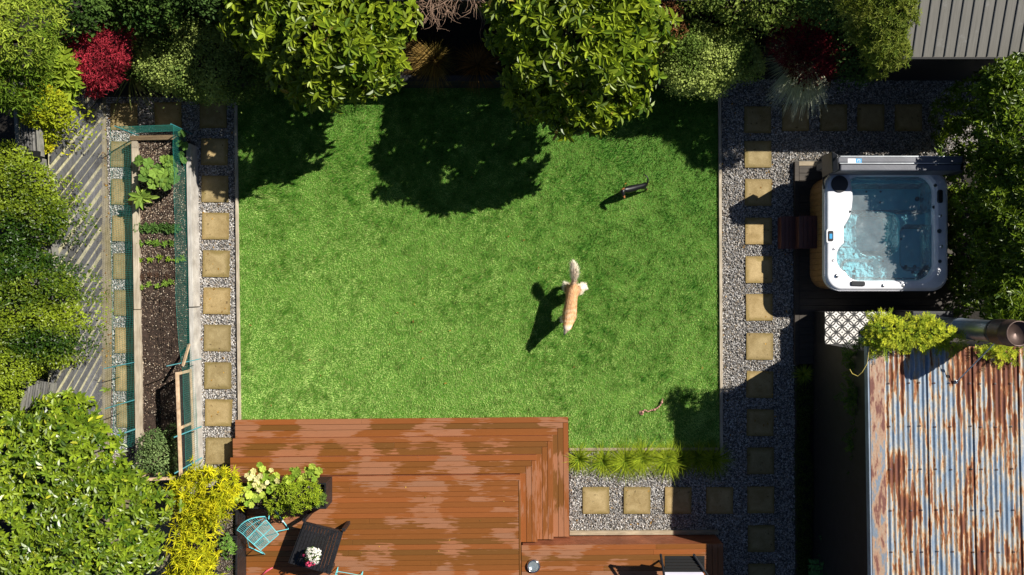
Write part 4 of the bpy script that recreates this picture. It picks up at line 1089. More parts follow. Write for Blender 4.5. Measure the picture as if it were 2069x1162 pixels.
# rope toy on the lawn
P = [(1298,833),(1303,828),(1309,832),(1315,829),(1322,828),(1329,824),(1334,819),(1337,813),(1339,806)]
t = empty('rope_toy', W(1318, 826, .02), 'knotted red and cream rope toy lying on the lawn', 'dog toy')
mb = MB(); pts = [W(x, y, .04) for x, y in P]; fine = []
for i in range(len(pts)-1):
    for k in range(6): fine.append(pts[i]*(1-k/6)+pts[i+1]*k/6)
fine.append(pts[-1]); rd = [.012+.004*math.sin(i*1.6) for i in range(len(fine))]
mb.tube(fine, rd, 8)
for p_, r_ in ((pts[0], .028), (pts[4], .024), (pts[-2], .024)): mb.lathe(tuple(p_-np.array([0,0,.02])), [(0,0),(r_,.01),(r_*1.05,.025),(r_*.6,.042),(0,.046)], 10)
mb.build('rope', M['rope'], t, smooth=True)
mb = MB()
for k in range(14):
    a = R(150+k*11); mb.tube([pts[0], pts[0]+np.array([math.cos(a)*.06, math.sin(a)*.06, -.01])], [.006, .003], 5)
mb.build('frayed_end', M['rope'], t)
o = MB().tube([W(528,1163,.63), W(540,1153,.63), W(551,1147,.63)], [.010,.018,.008], 8).build('pink_toy', M['pink'], smooth=True); tag(o, 'pink plastic toy lying on the deck below the cyan chair', 'toy')
# ================================================ leaves and plants
OVAL = (np.array([(0,0,0),(.3,.42,.12),(.7,.43,.06),(1,0,-.14),(.7,-.43,.06),(.3,-.42,.12),(.5,0,-.06)]), np.array([(0,6,1),(1,6,2),(2,6,3),(3,6,4),(4,6,5),(5,6,0)])[:, ::-1])
DIAM = (np.array([(0,0,0),(.5,.5,.08),(1,0,-.08),(.5,-.5,.08)]), np.array([(0,2,1),(0,3,2)]))
LANCE = (np.array([(0,0,0),(.35,.5,.05),(1,0,-.15),(.35,-.5,.05)]), np.array([(0,2,1),(0,3,2)]))
_ra = np.linspace(.3, 2*math.pi-.3, 18)
ROUND = (np.array([(0,0,0)]+[(.5-.52*math.cos(a)*(1+.13*math.cos(6*a)), .55*math.sin(a)*(1+.13*math.cos(6*a)), .07*math.cos(6*a)+.05*math.sin(2*a)) for a in _ra]+[(.42,0,-.07)]), np.array([(i, i+1 if i < 18 else 0, 19) for i in range(19)]))
def leaves(P, D, Nn, Ln, Wd, tpl, c1, c2=None, var=.25, tints=None):
    D = nrm(D); S = nrm(np.cross(Nn, D)); N2 = np.cross(D, S); T, Fc = tpl; n = len(P)
    Ln = np.broadcast_to(Ln, n)[:, None, None]; Wd = np.broadcast_to(Wd, n)[:, None, None]
    V = P[:, None]+D[:, None]*Ln*T[None, :, 0:1]+S[:, None]*Wd*T[None, :, 1:2]+N2[:, None]*Ln*T[None, :, 2:3]
    F = (Fc[None]+(np.arange(n)*len(T))[:, None, None]).reshape(-1, Fc.shape[1])
    c1 = np.array(c1); c2 = c1 if c2 is None else np.array(c2)
    t = rng.random((n, 1))**1.3 if tints is None else np.clip(tints, 0, 1)[:, None]
    c = (c1*(1-t)+c2*t)*rng.uniform(1-var, 1+var, (n, 1))
    return V.reshape(-1, 3), F, np.repeat(c, len(T), 0)
def join(parts):
    Vs, Fs, Cs, off = [], [], [], 0
    for V, F, C in parts:
        Vs.append(V); Fs.append(F+off); Cs.append(C); off += len(V)
    return np.concatenate(Vs), Fs, np.concatenate(Cs)
def lobe(px, py, rpx, ztop, flat=.8):
    "ball of foliage: outline circle as surveyed, top height"
    zc = ztop-rpx/104*flat*.8
    for _ in range(3): r = rpx*(H-zc)/FPX; zc = ztop-r*flat
    c = W(px, py, zc); return (c[0], c[1], zc, r, r*flat)
def crown(lobes, n, inner=.25, sub=.16, low=-.35, nsub=26, rag=.5):
    "points on the outside of a bumpy union of balls, with outward directions"
    Ls = np.array(lobes); SB = []
    for cx, cy, cz, r, rz in lobes:
        m = nsub; v = nrm(rng.normal(size=(m, 3))); v[:, 2] = np.abs(v[:, 2])*1.0-.25; v = nrm(v)
        for q in v:
            s = r*rng.uniform(sub*1.2, sub*2.6); SB.append((cx+q[0]*(r-s*.75), cy+q[1]*(r-s*.75), cz+q[2]*(rz-s*.6), s, s*.9))
    A = np.concatenate([Ls*np.array([1,1,1,.93,.93]), np.array(SB)]) if SB else Ls
    area = A[:, 3]**2; pr = area/area.sum(); out = []; cnt = 0
    while cnt < n:
        m = n*2; k = rng.choice(len(A), m, p=pr); v = nrm(rng.normal(size=(m, 3))); v[:, 2] = np.where(v[:, 2] < low, -v[:, 2], v[:, 2])
        dep = np.where(rng.random(m) < inner, rng.uniform(.6, 1, m), rng.uniform(.9, 1.06, m))
        p = A[k, :3]+v*np.stack([A[k, 3], A[k, 3], A[k, 4]], 1)*dep[:, None]
        ok = np.ones(m, bool)
        for a in A:
            q = (p-a[:3])/np.array([a[3], a[3], a[4]]); ok &= (q*q).sum(1) > .62
        p = p[ok]; v = v[ok]
        # outward from nearest main lobe
        j = np.argmin(((p[:, None]-Ls[None, :, :3])**2).sum(2), 1); o = nrm(p-Ls[j, :3]); v = nrm(o*.6+v*.6)
        out.append((p, v)); cnt += len(p)
    P = np.concatenate([a for a, b in out])[:n]; V = np.concatenate([b for a, b in out])[:n]
    rm = Ls[:, 3].mean(); d = (fbm(P[:, 0]*3.1+P[:, 2]*2, P[:, 1]*3.1-P[:, 2]*1.3, 3)-.5)*rag*rm*1.5+rng.exponential(rag*.16*rm, len(P))-.1*rag*rm
    return P+V*d[:, None], V
def skirt_lobes(lobes, k=.5): return [(x, y, z*k, r*.92, max(rz, z*k*.95)) for x, y, z, r, rz in lobes]
def rnd(n): return nrm(rng.normal(size=(n, 3)))
def whorls(P, N, k, L, wr, elev, tpl, c1, c2, var=.25, spread=.35):
    n = len(P); A = nrm(N+np.array([0,0,.55])+rnd(n)*spread)
    a = nrm(np.cross(A, rnd(n))); b = np.cross(A, a); parts = []; tw = rng.random(n)
    for i in range(k):
        th = 2*np.pi*(i/k)+rng.uniform(-.35, .35, n); e = np.clip(elev+rng.normal(0, .22, n), -.6, 1.3)
        d = (a*np.cos(th)[:, None]+b*np.sin(th)[:, None])*np.cos(e)[:, None]+A*np.sin(e)[:, None]
        l = L*rng.uniform(.65, 1.15, n); nn = nrm(A*np.cos(e)[:, None]-(a*np.cos(th)[:, None]+b*np.sin(th)[:, None])*np.sin(e)[:, None]+rnd(n)*.18)
        parts.append(leaves(P, d, nn, l, l*wr, tpl, c1, c2, var, tints=tw*.7+rng.random(n)*.3))
    return parts
def scatter_leaves(P, N, L, wr, tpl, c1, c2, var=.3, droop=0., rad=.6, nj=.55, pertint=None):
    n = len(P); d = nrm(rnd(n)+N*rad+np.array([0,0,-droop])); nn = nrm(N+np.array([0,0,.5])+rnd(n)*nj)
    l = L*rng.uniform(.6, 1.2, n); return leaves(P, d, nn, l, l*wr, tpl, c1, c2, var, tints=pertint)
def clumptint(P, s=2.2): return np.clip(.5+(fbm(P[:, 0]*s+7, P[:, 1]*s+3, 3)-.5)*2.4+rng.normal(0, .18, len(P)), 0, 1)
def limbs(lobes, base, r0, seed=1, nb=4):
    rr = random.Random(seed); mb = MB(); b = np.array(base, float)
    top = np.mean([l[:3] for l in lobes], 0); f = b+(top-b)*.45+np.array([rr.uniform(-.05,.05), rr.uniform(-.05,.05), 0])
    mb.tube([b-np.array([0,0,.05]), b+(f-b)*.5+np.array([.03,.02,0]), f], [r0, r0*.8, r0*.65], 10)
    for cx, cy, cz, r, rz in lobes[:9]:
        for k in range(nb):
            a = rr.uniform(0, 6.28); e = np.array([cx+r*.6*math.cos(a), cy+r*.6*math.sin(a), cz+rz*rr.uniform(-.1, .5)])
            m = f+(e-f)*.5+np.array([rr.uniform(-.1,.1), rr.uniform(-.1,.1), .08]); mb.tube([f, m, e], [r0*.5, r0*.28, r0*.1], 6)
    return mb
def plant(name, label, cat, base, lobes, parts, mat, r0=.05, group=None, leafname='crown', nb=4, seed=1):
    t = empty(name, base, label, cat, group)
    V, F, C = join(parts); mk(leafname, V, F, mat, t, col=np.clip(C, .002, .95), smooth=False)
    if r0: limbs(lobes, base, r0, seed, nb).build('trunk' if cat == 'tree' else 'stem', M['bark'], t)
    return t
def g0(px, py, z=0.): return tuple(W(px, py, z))

# --- the two big glossy trees behind the lawn
def magnolia(label, lobes, base, nw, L=.19, c1=(.034,.088,.004), c2=(.30,.37,.020)):
    P, N = crown(lobes, nw, inner=.3, nsub=22)
    parts = whorls(P, N, 7, L, .40, .30, OVAL, c1, c2, .30)
    yl = rng.random(len(P)) < .03; 
    if yl.sum(): parts += whorls(P[yl]+N[yl]*.03, N[yl], 2, L*.9, .36, .3, OVAL, (.35,.28,.05), (.45,.30,.08))
    return plant('broadleaf_tree', label, 'tree', base, lobes, parts, M['glossleaf'], .09, 'glossy broadleaf trees behind the lawn')
magnolia('left of the two big glossy green trees overhanging the back of the lawn',
  [lobe(650,75,118,2.9), lobe(560,30,78,2.5), lobe(758,40,74,2.6), lobe(745,120,66,2.3), lobe(640,150,68,2.1), lobe(700,165,40,2.0), lobe(520,60,44,2.2), lobe(600,-40,90,2.8), lobe(715,-30,90,2.8)], g0(650,95,.4), 1150)
magnolia('right and larger of the two glossy green trees overhanging the back of the lawn',
  [lobe(1165,85,130,3.2), lobe(1060,50,74,2.5), lobe(1262,60,74,2.8), lobe(1250,140,64,2.4), lobe(1180,195,66,2.3), lobe(1085,150,70,2.3), lobe(1215,232,36,2.1), lobe(1130,205,50,2.2), lobe(1050,-25,80,1.7), lobe(1220,-30,100,3.2), lobe(1140,240,22,2.05), lobe(1270,200,28,2.1)], g0(1165,95,.4), 1300)
# --- big glossy shrub bottom left
lb = [lobe(110,930,112,3.0), lobe(40,1040,120,3.1), lobe(190,1050,112,3.0), lobe(212,962,56,2.6), lobe(132,838,40,2.5), lobe(272,1022,42,2.3), lobe(255,1095,60,2.5), lobe(0,930,90,3.0), lobe(100,1140,110,3.0), lobe(200,1140,90,2.7), lobe(315,1020,26,2.2), lobe(160,868,42,2.4), lobe(200,912,34,2.3)]
P, N = crown(lb, 3700, inner=.32, nsub=24)
plant('glossy_shrub', 'large glossy green shrub with small oval leaves filling the bottom left corner', 'shrub', g0(110,1000,0), lb,
      whorls(P, N, 6, .112, .46, .35, OVAL, (.032,.085,.005), (.25,.33,.018), .4)+[scatter_leaves(P[:500]+N[:500]*.05, N[:500], .11, .42, OVAL, (.26,.33,.02), (.42,.42,.03))],
      M['waxleaf'], .08)
# --- round small leaved hedges on the left
def hedge(label, lobes, base, n, L, c1, c2, tpl=DIAM, name='round_hedge', cat='shrub', group=None, wr=.55, mat='leaf', inner=.3, r0=.05, nj=.55, droop=0., low=-.35, sub=.16, nsub=26, rag=.5, full=True):
    P, N = crown(lobes, n, inner=inner, low=low, sub=sub, nsub=nsub, rag=rag)
    if full and cat != 'tree':
        P2, N2 = crown(skirt_lobes(lobes), n//4, inner=0, nsub=0, low=-.2, rag=.2); k = P2[:, 2] > base[2]; P = np.concatenate([P, P2[k]]); N = np.concatenate([N, N2[k]])
    return plant(name, label, cat, base, lobes, [scatter_leaves(P, N, L, wr, tpl, c1, c2, .3, nj=nj, droop=droop, pertint=clumptint(P))], M[mat], r0, group)
GH = 'small leaved round hedges along the left boundary'
hedge('upper small leaved green shrub on the left edge beside the diagonal fence', [lobe(20,385,76,2.6), lobe(75,435,56,2.4), lobe(20,330,40,2.5), lobe(95,450,40,2.3), lobe(60,375,40,2.4), lobe(20,470,50,2.4)], g0(30,430), 12500, .058, (.026,.066,.004), (.23,.30,.016), group=GH, mat='glossleaf', rag=.3)
hedge('large round small leaved green shrub at the middle of the left edge', [lobe(25,610,100,2.8), lobe(85,590,68,2.5), lobe(85,680,68,2.5), lobe(22,712,72,2.6), lobe(122,640,42,2.3), lobe(120,585,34,2.3), lobe(5,800,38,2.4), lobe(110,700,34,2.2), lobe(50,540,40,2.4)], g0(50,650), 21000, .058, (.026,.066,.004), (.23,.30,.016), group=GH, mat='glossleaf', rag=.3)
# --- feathery tree top left
lb = [lobe(25,60,88,4.0), lobe(20,150,72,3.6), lobe(70,90,42,3.4), lobe(80,40,46,3.6), lobe(45,180,40,3.0), lobe(-30,60,90,4.2), lobe(30,-30,90,4.0)]
hedge('feathery light green conifer in the top left corner', lb, g0(10,90), 13000, .095, (.10,.17,.012), (.46,.54,.07), LANCE, 'conifer_tree', 'tree', wr=.28, r0=.12, droop=.2)
# --- dark hedge and background along the top
hedge('dark green hedge in shade along the top left edge', [lobe(150,-5,62,2.5), lobe(235,-5,62,2.0), lobe(310,-10,60,2.2), lobe(170,35,34,2.2), lobe(130,60,26,1.9), lobe(290,30,34,2.0)], g0(230,0), 5500, .075, (.03,.07,.012), (.10,.17,.03), OVAL, 'dark_hedge', 'hedge', r0=.08)  # dark leaf colour also stands in for shade from taller growth
hedge('added dark leafy mass at the top edge, put in to shade the left mound', [lobe(420,-40,70,2.3), lobe(350,-40,60,2.4)], g0(400,-20), 2500, .075, (.03,.06,.012), (.07,.13,.03), OVAL, 'dark_hedge', 'hedge', r0=.06)  # added shade caster for the upper left of the mound
# --- mounds of tiny leaves
GM = 'clipped mounds of tiny leaves behind the lawn'
hedge('left dome of tiny pale green leaves half in shade beside the red maple', [lobe(345,115,68,1.15,.6), lobe(410,125,78,1.3,.6), lobe(470,135,68,1.15,.55), lobe(515,145,38,.9,.5), lobe(390,85,56,1.15,.6), lobe(400,150,52,1.0,.5), lobe(310,95,38,.95,.6)], g0(410,125,.1), 21000, .040, (.10,.16,.03), (.36,.44,.11), DIAM, 'leafy_mound', 'shrub', GM, wr=.8, r0=.03, inner=.15, nj=.7, sub=.10, nsub=40)
hedge('right dome of tiny pale green leaves between the big tree and the grass tuft', [lobe(1385,120,55,1.35,.6), lobe(1440,125,58,1.35,.6), lobe(1400,88,42,1.25,.6), lobe(1470,100,48,1.2,.6), lobe(1505,120,38,1.0,.5), lobe(1380,150,36,1.1,.5), lobe(1450,160,34,1.1,.5)], g0(1430,120,.4), 17000, .040, (.12,.19,.03), (.40,.48,.12), DIAM, 'leafy_mound', 'shrub', GM, wr=.8, r0=.03, inner=.15, nj=.7, sub=.10, nsub=36)
# --- red maples
GR = 'dark red japanese maples'
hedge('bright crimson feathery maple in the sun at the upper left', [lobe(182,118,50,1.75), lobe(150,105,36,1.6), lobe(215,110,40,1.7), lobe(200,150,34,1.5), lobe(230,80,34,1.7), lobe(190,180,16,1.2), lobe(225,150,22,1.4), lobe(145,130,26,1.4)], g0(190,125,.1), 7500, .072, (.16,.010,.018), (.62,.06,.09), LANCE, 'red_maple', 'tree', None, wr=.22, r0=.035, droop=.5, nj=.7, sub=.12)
hedge('deep red feathery maple in the shade at the upper right', [lobe(1632,110,56,1.6), lobe(1600,95,44,1.5), lobe(1670,100,44,1.6), lobe(1655,140,32,1.3), lobe(1625,80,36,1.7)], g0(1640,110,.1), 6500, .072, (.09,.008,.010), (.20,.02,.028), LANCE, 'red_maple', 'tree', None, wr=.22, r0=.035, droop=.5, nj=.7, sub=.12)  # leaf colours lowered to darken the crown as if shaded
# --- yellow and lime shrubs by the left fence
hedge('yellow leafed shrub arching over the fence at the upper left', [lobe(88,215,38,2.2), lobe(70,222,26,2.2), lobe(122,236,22,2.1), lobe(106,268,18,1.9), lobe(98,298,11,1.8), lobe(62,200,20,2.2), lobe(138,242,11,2.0)], g0(95,225), 1900, .07, (.28,.33,.015), (.64,.53,.02), OVAL, 'yellow_shrub', 'shrub', wr=.5, r0=.03)
P, N = crown([lobe(112,130,32,2.0), lobe(120,165,28,1.8), lobe(98,150,24,1.9), lobe(130,190,18,1.6)], 110, inner=.2)
plant('leafy_shrub', 'lime green shrub of long leaves between yellow shrub and red maple', 'shrub', g0(115,150), [lobe(112,150,32,2.0)], whorls(P, N, 6, .20, .3, .25, OVAL, (.16,.25,.02), (.34,.42,.04)), M['leaf'], .03)
# --- yellow conifer beside the deck
lb = [lobe(430,985,36,1.75), lobe(395,1000,34,1.6), lobe(374,1018,18,1.3), lobe(400,1050,32,1.6), lobe(390,1100,32,1.6), lobe(395,1150,34,1.6), lobe(450,1000,24,1.6), lobe(370,1150,22,1.4), lobe(412,1120,26,1.5), lobe(405,1190,36,1.6)]
P, N = crown(lb, 1150, inner=.2, sub=.25, rag=1.3)
plant('golden_shrub', 'bright golden feathery shrub along the left side of the deck', 'shrub', g0(400,1080), lb, whorls(P, N, 7, .125, .20, .55, LANCE, (.22,.28,.010), (.74,.66,.02), .3, .7), M['leaf'], .04)
# --- pale weeping conifer at the dark shed
lb = [lobe(1790,30,52,2.8), lobe(1780,85,42,2.6), lobe(1800,110,34,2.5), lobe(1755,60,36,2.5), lobe(1775,130,28,2.2), lobe(1795,-20,55,2.9), lobe(1745,-10,40,2.8)]
P, N = crown(lb, 1700, inner=.25, sub=.2)
cone = whorls(P, N, 6, .085, .22, .6, LANCE, (.12,.19,.025), (.30,.33,.06), .25)
k = P[:, 0] < W(1775, 0, 3)[0]
for _ in range(5): pass
tw = nrm(N[k]*[1,1,.1]+np.array([-.2,-.5,-.3])); 
for s in (.03, .07, .11, .15): cone += whorls(P[k]+tw*s, tw, 5, .05, .3, .7, LANCE, (.16,.22,.03), (.36,.37,.09), .2)
plant('weeping_conifer', 'pale green weeping conifer beside the dark metal roof', 'tree', g0(1790,70), lb, cone, M['leaf'], .08)
lb = [lobe(1480,-5,52,1.75), lobe(1555,5,50,1.9), lobe(1620,0,48,1.9), lobe(1520,25,30,1.7), lobe(1590,32,26,1.8), lobe(1420,-20,46,2.0)]
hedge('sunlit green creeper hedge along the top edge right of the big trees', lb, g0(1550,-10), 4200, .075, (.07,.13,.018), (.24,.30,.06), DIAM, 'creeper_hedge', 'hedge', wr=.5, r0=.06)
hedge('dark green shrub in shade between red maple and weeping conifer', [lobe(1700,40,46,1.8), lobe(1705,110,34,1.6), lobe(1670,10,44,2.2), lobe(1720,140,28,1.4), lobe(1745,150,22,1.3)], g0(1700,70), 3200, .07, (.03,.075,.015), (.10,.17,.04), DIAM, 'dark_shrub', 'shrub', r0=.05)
hedge('small orange leafed shrub between the right big tree and the mound', [lobe(1360,62,24,1.5), lobe(1350,30,26,1.6), lobe(1335,95,14,1.2)], g0(1358,60,.4), 1100, .045, (.20,.09,.03), (.50,.22,.10), DIAM, 'orange_shrub', 'shrub', r0=.02)
# --- right hand hedge
lb = [lobe(2030,180,52,2.5), lobe(2040,260,62,2.5), lobe(2030,330,56,2.2), lobe(2055,400,70,2.3), lobe(2025,415,50,1.9), lobe(2045,490,72,2.0), lobe(2055,570,70,2.0), lobe(2025,560,50,1.8), lobe(2050,640,50,2.3), lobe(1990,330,20,1.9), lobe(2085,330,60,2.5), lobe(2085,480,70,2.4), lobe(2060,140,30,2.4), lobe(1985,470,18,1.7), lobe(1995,240,18,2.0)]
P, N = crown(lb, 3400, inner=.4, rag=.25); P2, N2 = crown(skirt_lobes(lb), 2200, inner=.4, nsub=0, low=-.9, rag=.2); k = P2[:, 2] > .1; P = np.concatenate([P, P2[k]]); N = np.concatenate([N, N2[k]])
plant('laurel_hedge', 'tall broadleaf hedge in patchy sun along the right edge behind the hot tub', 'hedge', g0(2040,400), lb, whorls(P, N, 5, .10, .42, .25, OVAL, (.02,.06,.004), (.20,.28,.015), .3), M['glossleaf'], .08)
# --- creeper over the shed edge (pinnate leaves)
def pinnate(P, N, c1, c2, L=.16, nl=6):
    n = len(P); D = nrm(rnd(n)*[1,1,.4]+N*.8); U = nrm(N*.5+np.array([0,0,1.])+rnd(n)*.2); S = nrm(np.cross(U, D)); parts = []; tw = rng.random(n)
    for i in range(nl):
        f = (i+.6)/nl; q = P+D*L*f-np.array([0,0,1.])*L*.25*f*f
        for s in (-1, 1): parts.append(leaves(q, D*.55+S*s*.9+rnd(n)*.1, U+rnd(n)*.15, L*.36, L*.13, LANCE, c1, c2, .2, tints=tw))
    parts.append(leaves(P+D*L*.95, D, U, L*.35, L*.14, LANCE, c1, c2, .2, tints=tw)); return parts
lb = [lobe(1775,662,17,2.8,.6), lobe(1800,672,20,2.85,.6), lobe(1832,672,20,2.85,.6), lobe(1868,668,22,2.85,.6), lobe(1900,682,18,2.8,.5), lobe(1925,690,12,2.78,.5), lobe(1850,690,15,2.8,.5), lobe(1990,716,9,2.75,.5), lobe(2020,714,12,2.78,.5), lobe(2050,712,11,2.78,.5), lobe(1790,698,12,2.78,.5), lobe(1765,690,12,2.7,.5)]
P, N = crown(lb, 560, inner=.15, sub=.3, rag=1.2)
t = plant('roof_creeper', 'yellow green climbing creeper tumbling over the top edge of the rusty roof', 'creeper', g0(1800,712), lb, pinnate(P, N, (.14,.23,.015), (.56,.58,.04), .13), M['leaf'], .035)
MB().tube([W(1757,700,2.75), W(1752,735,2.75), W(1742,752,2.75), W(1733,760,2.72), W(1722,755,2.7), W(1717,746,2.7)], .006, 6).build('tendril', simple('tendril', (.45,.36,.08), .6, .2, 10), t)
lb = [lobe(1742,750,18,1.9), lobe(1735,800,24,2.0), lobe(1745,850,20,2.0), lobe(1738,900,20,1.9), lobe(1746,960,18,1.8), lobe(1735,720,20,2.0)]
P, N = crown(lb, 330, inner=.2, sub=.2)
plant('wall_creeper', 'dark green creeper climbing the shaded shed wall', 'creeper', g0(1738,850), lb, pinnate(P, N, (.05,.10,.02), (.13,.2,.03)), M['leaf'], .03)

# --- grasses
def blades(base, n, L, w, c1, c2, spread=1., seg=4, droop=1., az=None, r0=.04, up=.9):
    b = np.array(base, float); parts = []; a = rng.uniform(0, 2*np.pi, n) if az is None else rng.uniform(az[0], az[1], n)
    l = L*rng.uniform(.55, 1.1, n); e0 = np.clip(rng.normal(up, .3, n), .15, 1.5); pos = b+np.stack([np.cos(a)*r0*rng.random(n), np.sin(a)*r0*rng.random(n), np.zeros(n)], 1)
    d = np.stack([np.cos(a), np.sin(a)], 1); S = np.stack([-np.sin(a), np.cos(a), np.zeros(n)], 1); e = e0.copy(); pts = [pos.copy()]
    for i in range(seg):
        st = l/seg; pos = pos+np.stack([d[:, 0]*np.cos(e)*st*spread, d[:, 1]*np.cos(e)*st*spread, np.sin(e)*st], 1); pos[:, 2] = np.maximum(pos[:, 2], .015); pts.append(pos.copy()); e = e-droop*rng.uniform(.3, .7, n)
    V = []
    for i, q in enumerate(pts):
        ww = w*(1-(i/seg)**1.6*.9)*(.8 if i == 0 else 1); tilt = np.array([0,0,.3])*ww
        V += [q-S*ww+0*tilt, q+S*ww]
    V = np.stack(V, 1).reshape(-1, 3); m = 2*(seg+1)
    F = np.array([(2*i, 2*i+1, 2*i+3, 2*i+2) for i in range(seg)]); F = (F[None]+(np.arange(n)*m)[:, None, None]).reshape(-1, 4)
    t = rng.random((n, 1)); c = (np.array(c1)*(1-t)+np.array(c2)*t)*rng.uniform(.8, 1.2, (n, 1)); return V, F, np.repeat(c, m, 0)
def tuft(name, label, base, specs, group=None, cat='grass tuft', leafname='blades'):
    t = empty(name, base, label, cat, group); V, F, C = join([blades(base, **s) for s in specs]); mk(leafname, V, F, M['blade'], t, col=np.clip(C, .003, .9)); return t
G8 = 'lime green grass tufts in a row below the lawn'; pos8 = [(1172,938),(1218,938),(1263,938),(1300,934),(1342,936),(1378,934),(1408,934),(1438,938)]
lab8 = ['grass tuft nearest the deck steps in the row below the lawn', 'second grass tuft from the deck steps', 'third grass tuft from the deck steps', 'fourth grass tuft from the deck steps', 'fifth grass tuft from the steps, last but three in the row', 'sixth grass tuft, the last fully sunlit one', 'seventh grass tuft at the edge of the shed shadow', 'shaded grass tuft at the far right end of the row']
for (x, y), l in zip(pos8, lab8):
    tuft('grass_tuft', l, g0(x+random.uniform(-5,5), y-8+random.uniform(-3,3), 0), [dict(n=random.randint(230,360), L=random.uniform(.36,.50), w=.0042, c1=(.13,.21,.012), c2=(.46,.54,.04), up=.62, droop=.75, r0=.08), dict(n=60, L=.20, w=.004, c1=(.08,.14,.01), c2=(.2,.3,.03), up=1.2)], G8)
tuft('grass_tuft', 'bright lime grass tuft at the top of the moss strip by the patio', g0(1622, 756, 0), [dict(n=230, L=.28, w=.004, c1=(.14,.22,.02), c2=(.40,.45,.05), up=.8)])
tuft('golden_tussock', 'golden brown tussock grass between the two big trees', g0(880, 122, .45), [dict(n=520, L=.62, w=.004, c1=(.20,.12,.03), c2=(.50,.33,.10), up=.6, droop=.45, r0=.12, az=(2.3, 5.3)), dict(n=320, L=.5, w=.004, c1=(.10,.09,.02), c2=(.30,.20,.05), up=1.0, r0=.15)])
tuft('golden_tussock', 'dark rusty tussock grass in shade left of the right big tree', g0(965, 132, .45), [dict(n=420, L=.55, w=.004, c1=(.12,.06,.02), c2=(.35,.18,.05), up=.8, r0=.15)])
tuft('sedge_tuft', 'pale silvery green weeping sedge hanging over the gravel below the dark maple', g0(1618, 122, .8), [dict(n=900, L=.92, w=.0065, c1=(.42,.46,.30), c2=(.74,.76,.56), up=.8, droop=.62, r0=.26, az=(3.9, 5.2)), dict(n=200, L=.8, w=.004, c1=(.35,.4,.25), c2=(.6,.64,.45), up=.7, r0=.12, az=(2.4, 3.8))])
tuft('flax', 'flax with long narrow striped leaves beside the crimson maple', g0(266, 150, .1), [dict(n=26, L=1.0, w=.016, c1=(.10,.13,.03), c2=(.36,.40,.14), up=.85, droop=.42, r0=.06), dict(n=12, L=.9, w=.015, c1=(.2,.22,.08), c2=(.4,.45,.15), up=.5, droop=.35, az=(3.9, 5.6))], cat='plant', leafname='leaves')
tuft('flax', 'dark spiky flax in the shade between patio and shed wall', g0(1695, 790, 0), [dict(n=60, L=.8, w=.010, c1=(.05,.07,.03), c2=(.14,.16,.09), up=.7, droop=.45, r0=.08), dict(n=8, L=.7, w=.009, c1=(.4,.38,.25), c2=(.5,.48,.3), up=.5, droop=.4)], cat='plant', leafname='leaves')
# moss strip by the patio
P, N = crown([lobe(1624, y, 17, .10, .3) for y in range(790, 1180, 26)], 7000, inner=.1, sub=.15, nsub=8)
V, F, C = scatter_leaves(P, N, .03, .6, DIAM, (.04,.07,.01), (.10,.14,.03)); o = mk('ground_cover', V, F, M['leaf'], col=C); tag(o, 'low mossy ground cover in the dark strip beside the patio', 'ground cover', kind='stuff')
sheet('moss_strip', pxpoly([(1610,742),(1641,742),(1641,1175),(1611,1175)]), -.004, M['soil'])
# fern
lb = [lobe(1705,1130,30,.6), lobe(1740,1110,28,.6), lobe(1690,1160,26,.5), lobe(1745,1150,30,.6)]; P, N = crown(lb, 90, inner=.2)
plant('fern', 'green fern in deep shade at the foot of the shed', 'fern', g0(1715,1140), lb, pinnate(P, N, (.05,.14,.04), (.10,.26,.08), .36, 12), M['leaf'], .02)
# bare twiggy shrub
t = empty('bare_shrub', g0(900, 20, .44), 'leafless twiggy shrub between the two big trees at the top edge', 'shrub'); mb = MB(); rr = random.Random(4)
for k in range(70):
    p = np.array([W(890+rr.uniform(-60, 60), 0, 2.)[0], 5.16+rr.uniform(0, .12), .45]); a = rr.uniform(0, 6.28); pts = [p.copy()]
    for s in range(6):
        a += rr.uniform(-.8, .8); p = p+np.array([math.cos(a)*.11, math.sin(a)*.11-.03, .52 if s < 3 else .05*rr.uniform(-1, 1)]); pts.append(p.copy())
        if rr.random() < .7:
            q = p.copy(); b = a+rr.uniform(-1.3, 1.3); sub = [q.copy()]
            for s2 in range(3): b += rr.uniform(-.5, .5); q = q+np.array([math.cos(b)*.08, math.sin(b)*.08, rr.uniform(-.02, .04)]); sub.append(q.copy())
            mb.tube(sub, [.005, .004, .003, .002], 4, caps=False)
    mb.tube(pts, [.012, .010, .008, .007, .006, .005, .003], 5, caps=False)
mb.build('twigs', simple('twig_bark', (.24,.15,.10), .8, .3, 20, bmp=0), t)

# --- vegetables
def veg(name, label, base, parts, mat='leaf', group=None, cat='vegetable'):
    t = empty(name, base, label, cat, group); V, F, C = join(parts); mk('leaves', V, F, M[mat], t, col=np.clip(C, .003, .9)); return t
def bigleaves(cs, z, r, c1, c2, tpl=ROUND, wr=1.0):
    P = np.array([W(x, y, z+random.uniform(-.04, .06)) for x, y in cs]); n = len(P); a = rng.uniform(0, 6.28, n)
    D = np.stack([np.cos(a), np.sin(a), rng.uniform(-.3, .2, n)], 1); U = np.array([0,0,1.])+rnd(n)*.3; l = r*rng.uniform(.75, 1.2, n)
    return leaves(P-D*l[:, None]*.5, D, U, l, l*wr, tpl, c1, c2, .2)
rc = [(280,325),(330,322),(318,340),(292,345),(330,350),(345,335),(305,362),(325,365),(345,357),(300,330),(318,358),(350,345),(340,325),(290,358),(335,372),(312,350),(310,372),(352,362)]
veg('rhubarb', 'large lobed green leaves of a rhubarb plant near the top of the bed', g0(320,345,.3), [bigleaves(rc, .55, .20, (.08,.17,.03), (.24,.38,.06)), bigleaves(rc[:8], .48, .17, (.06,.13,.03), (.15,.25,.05))])
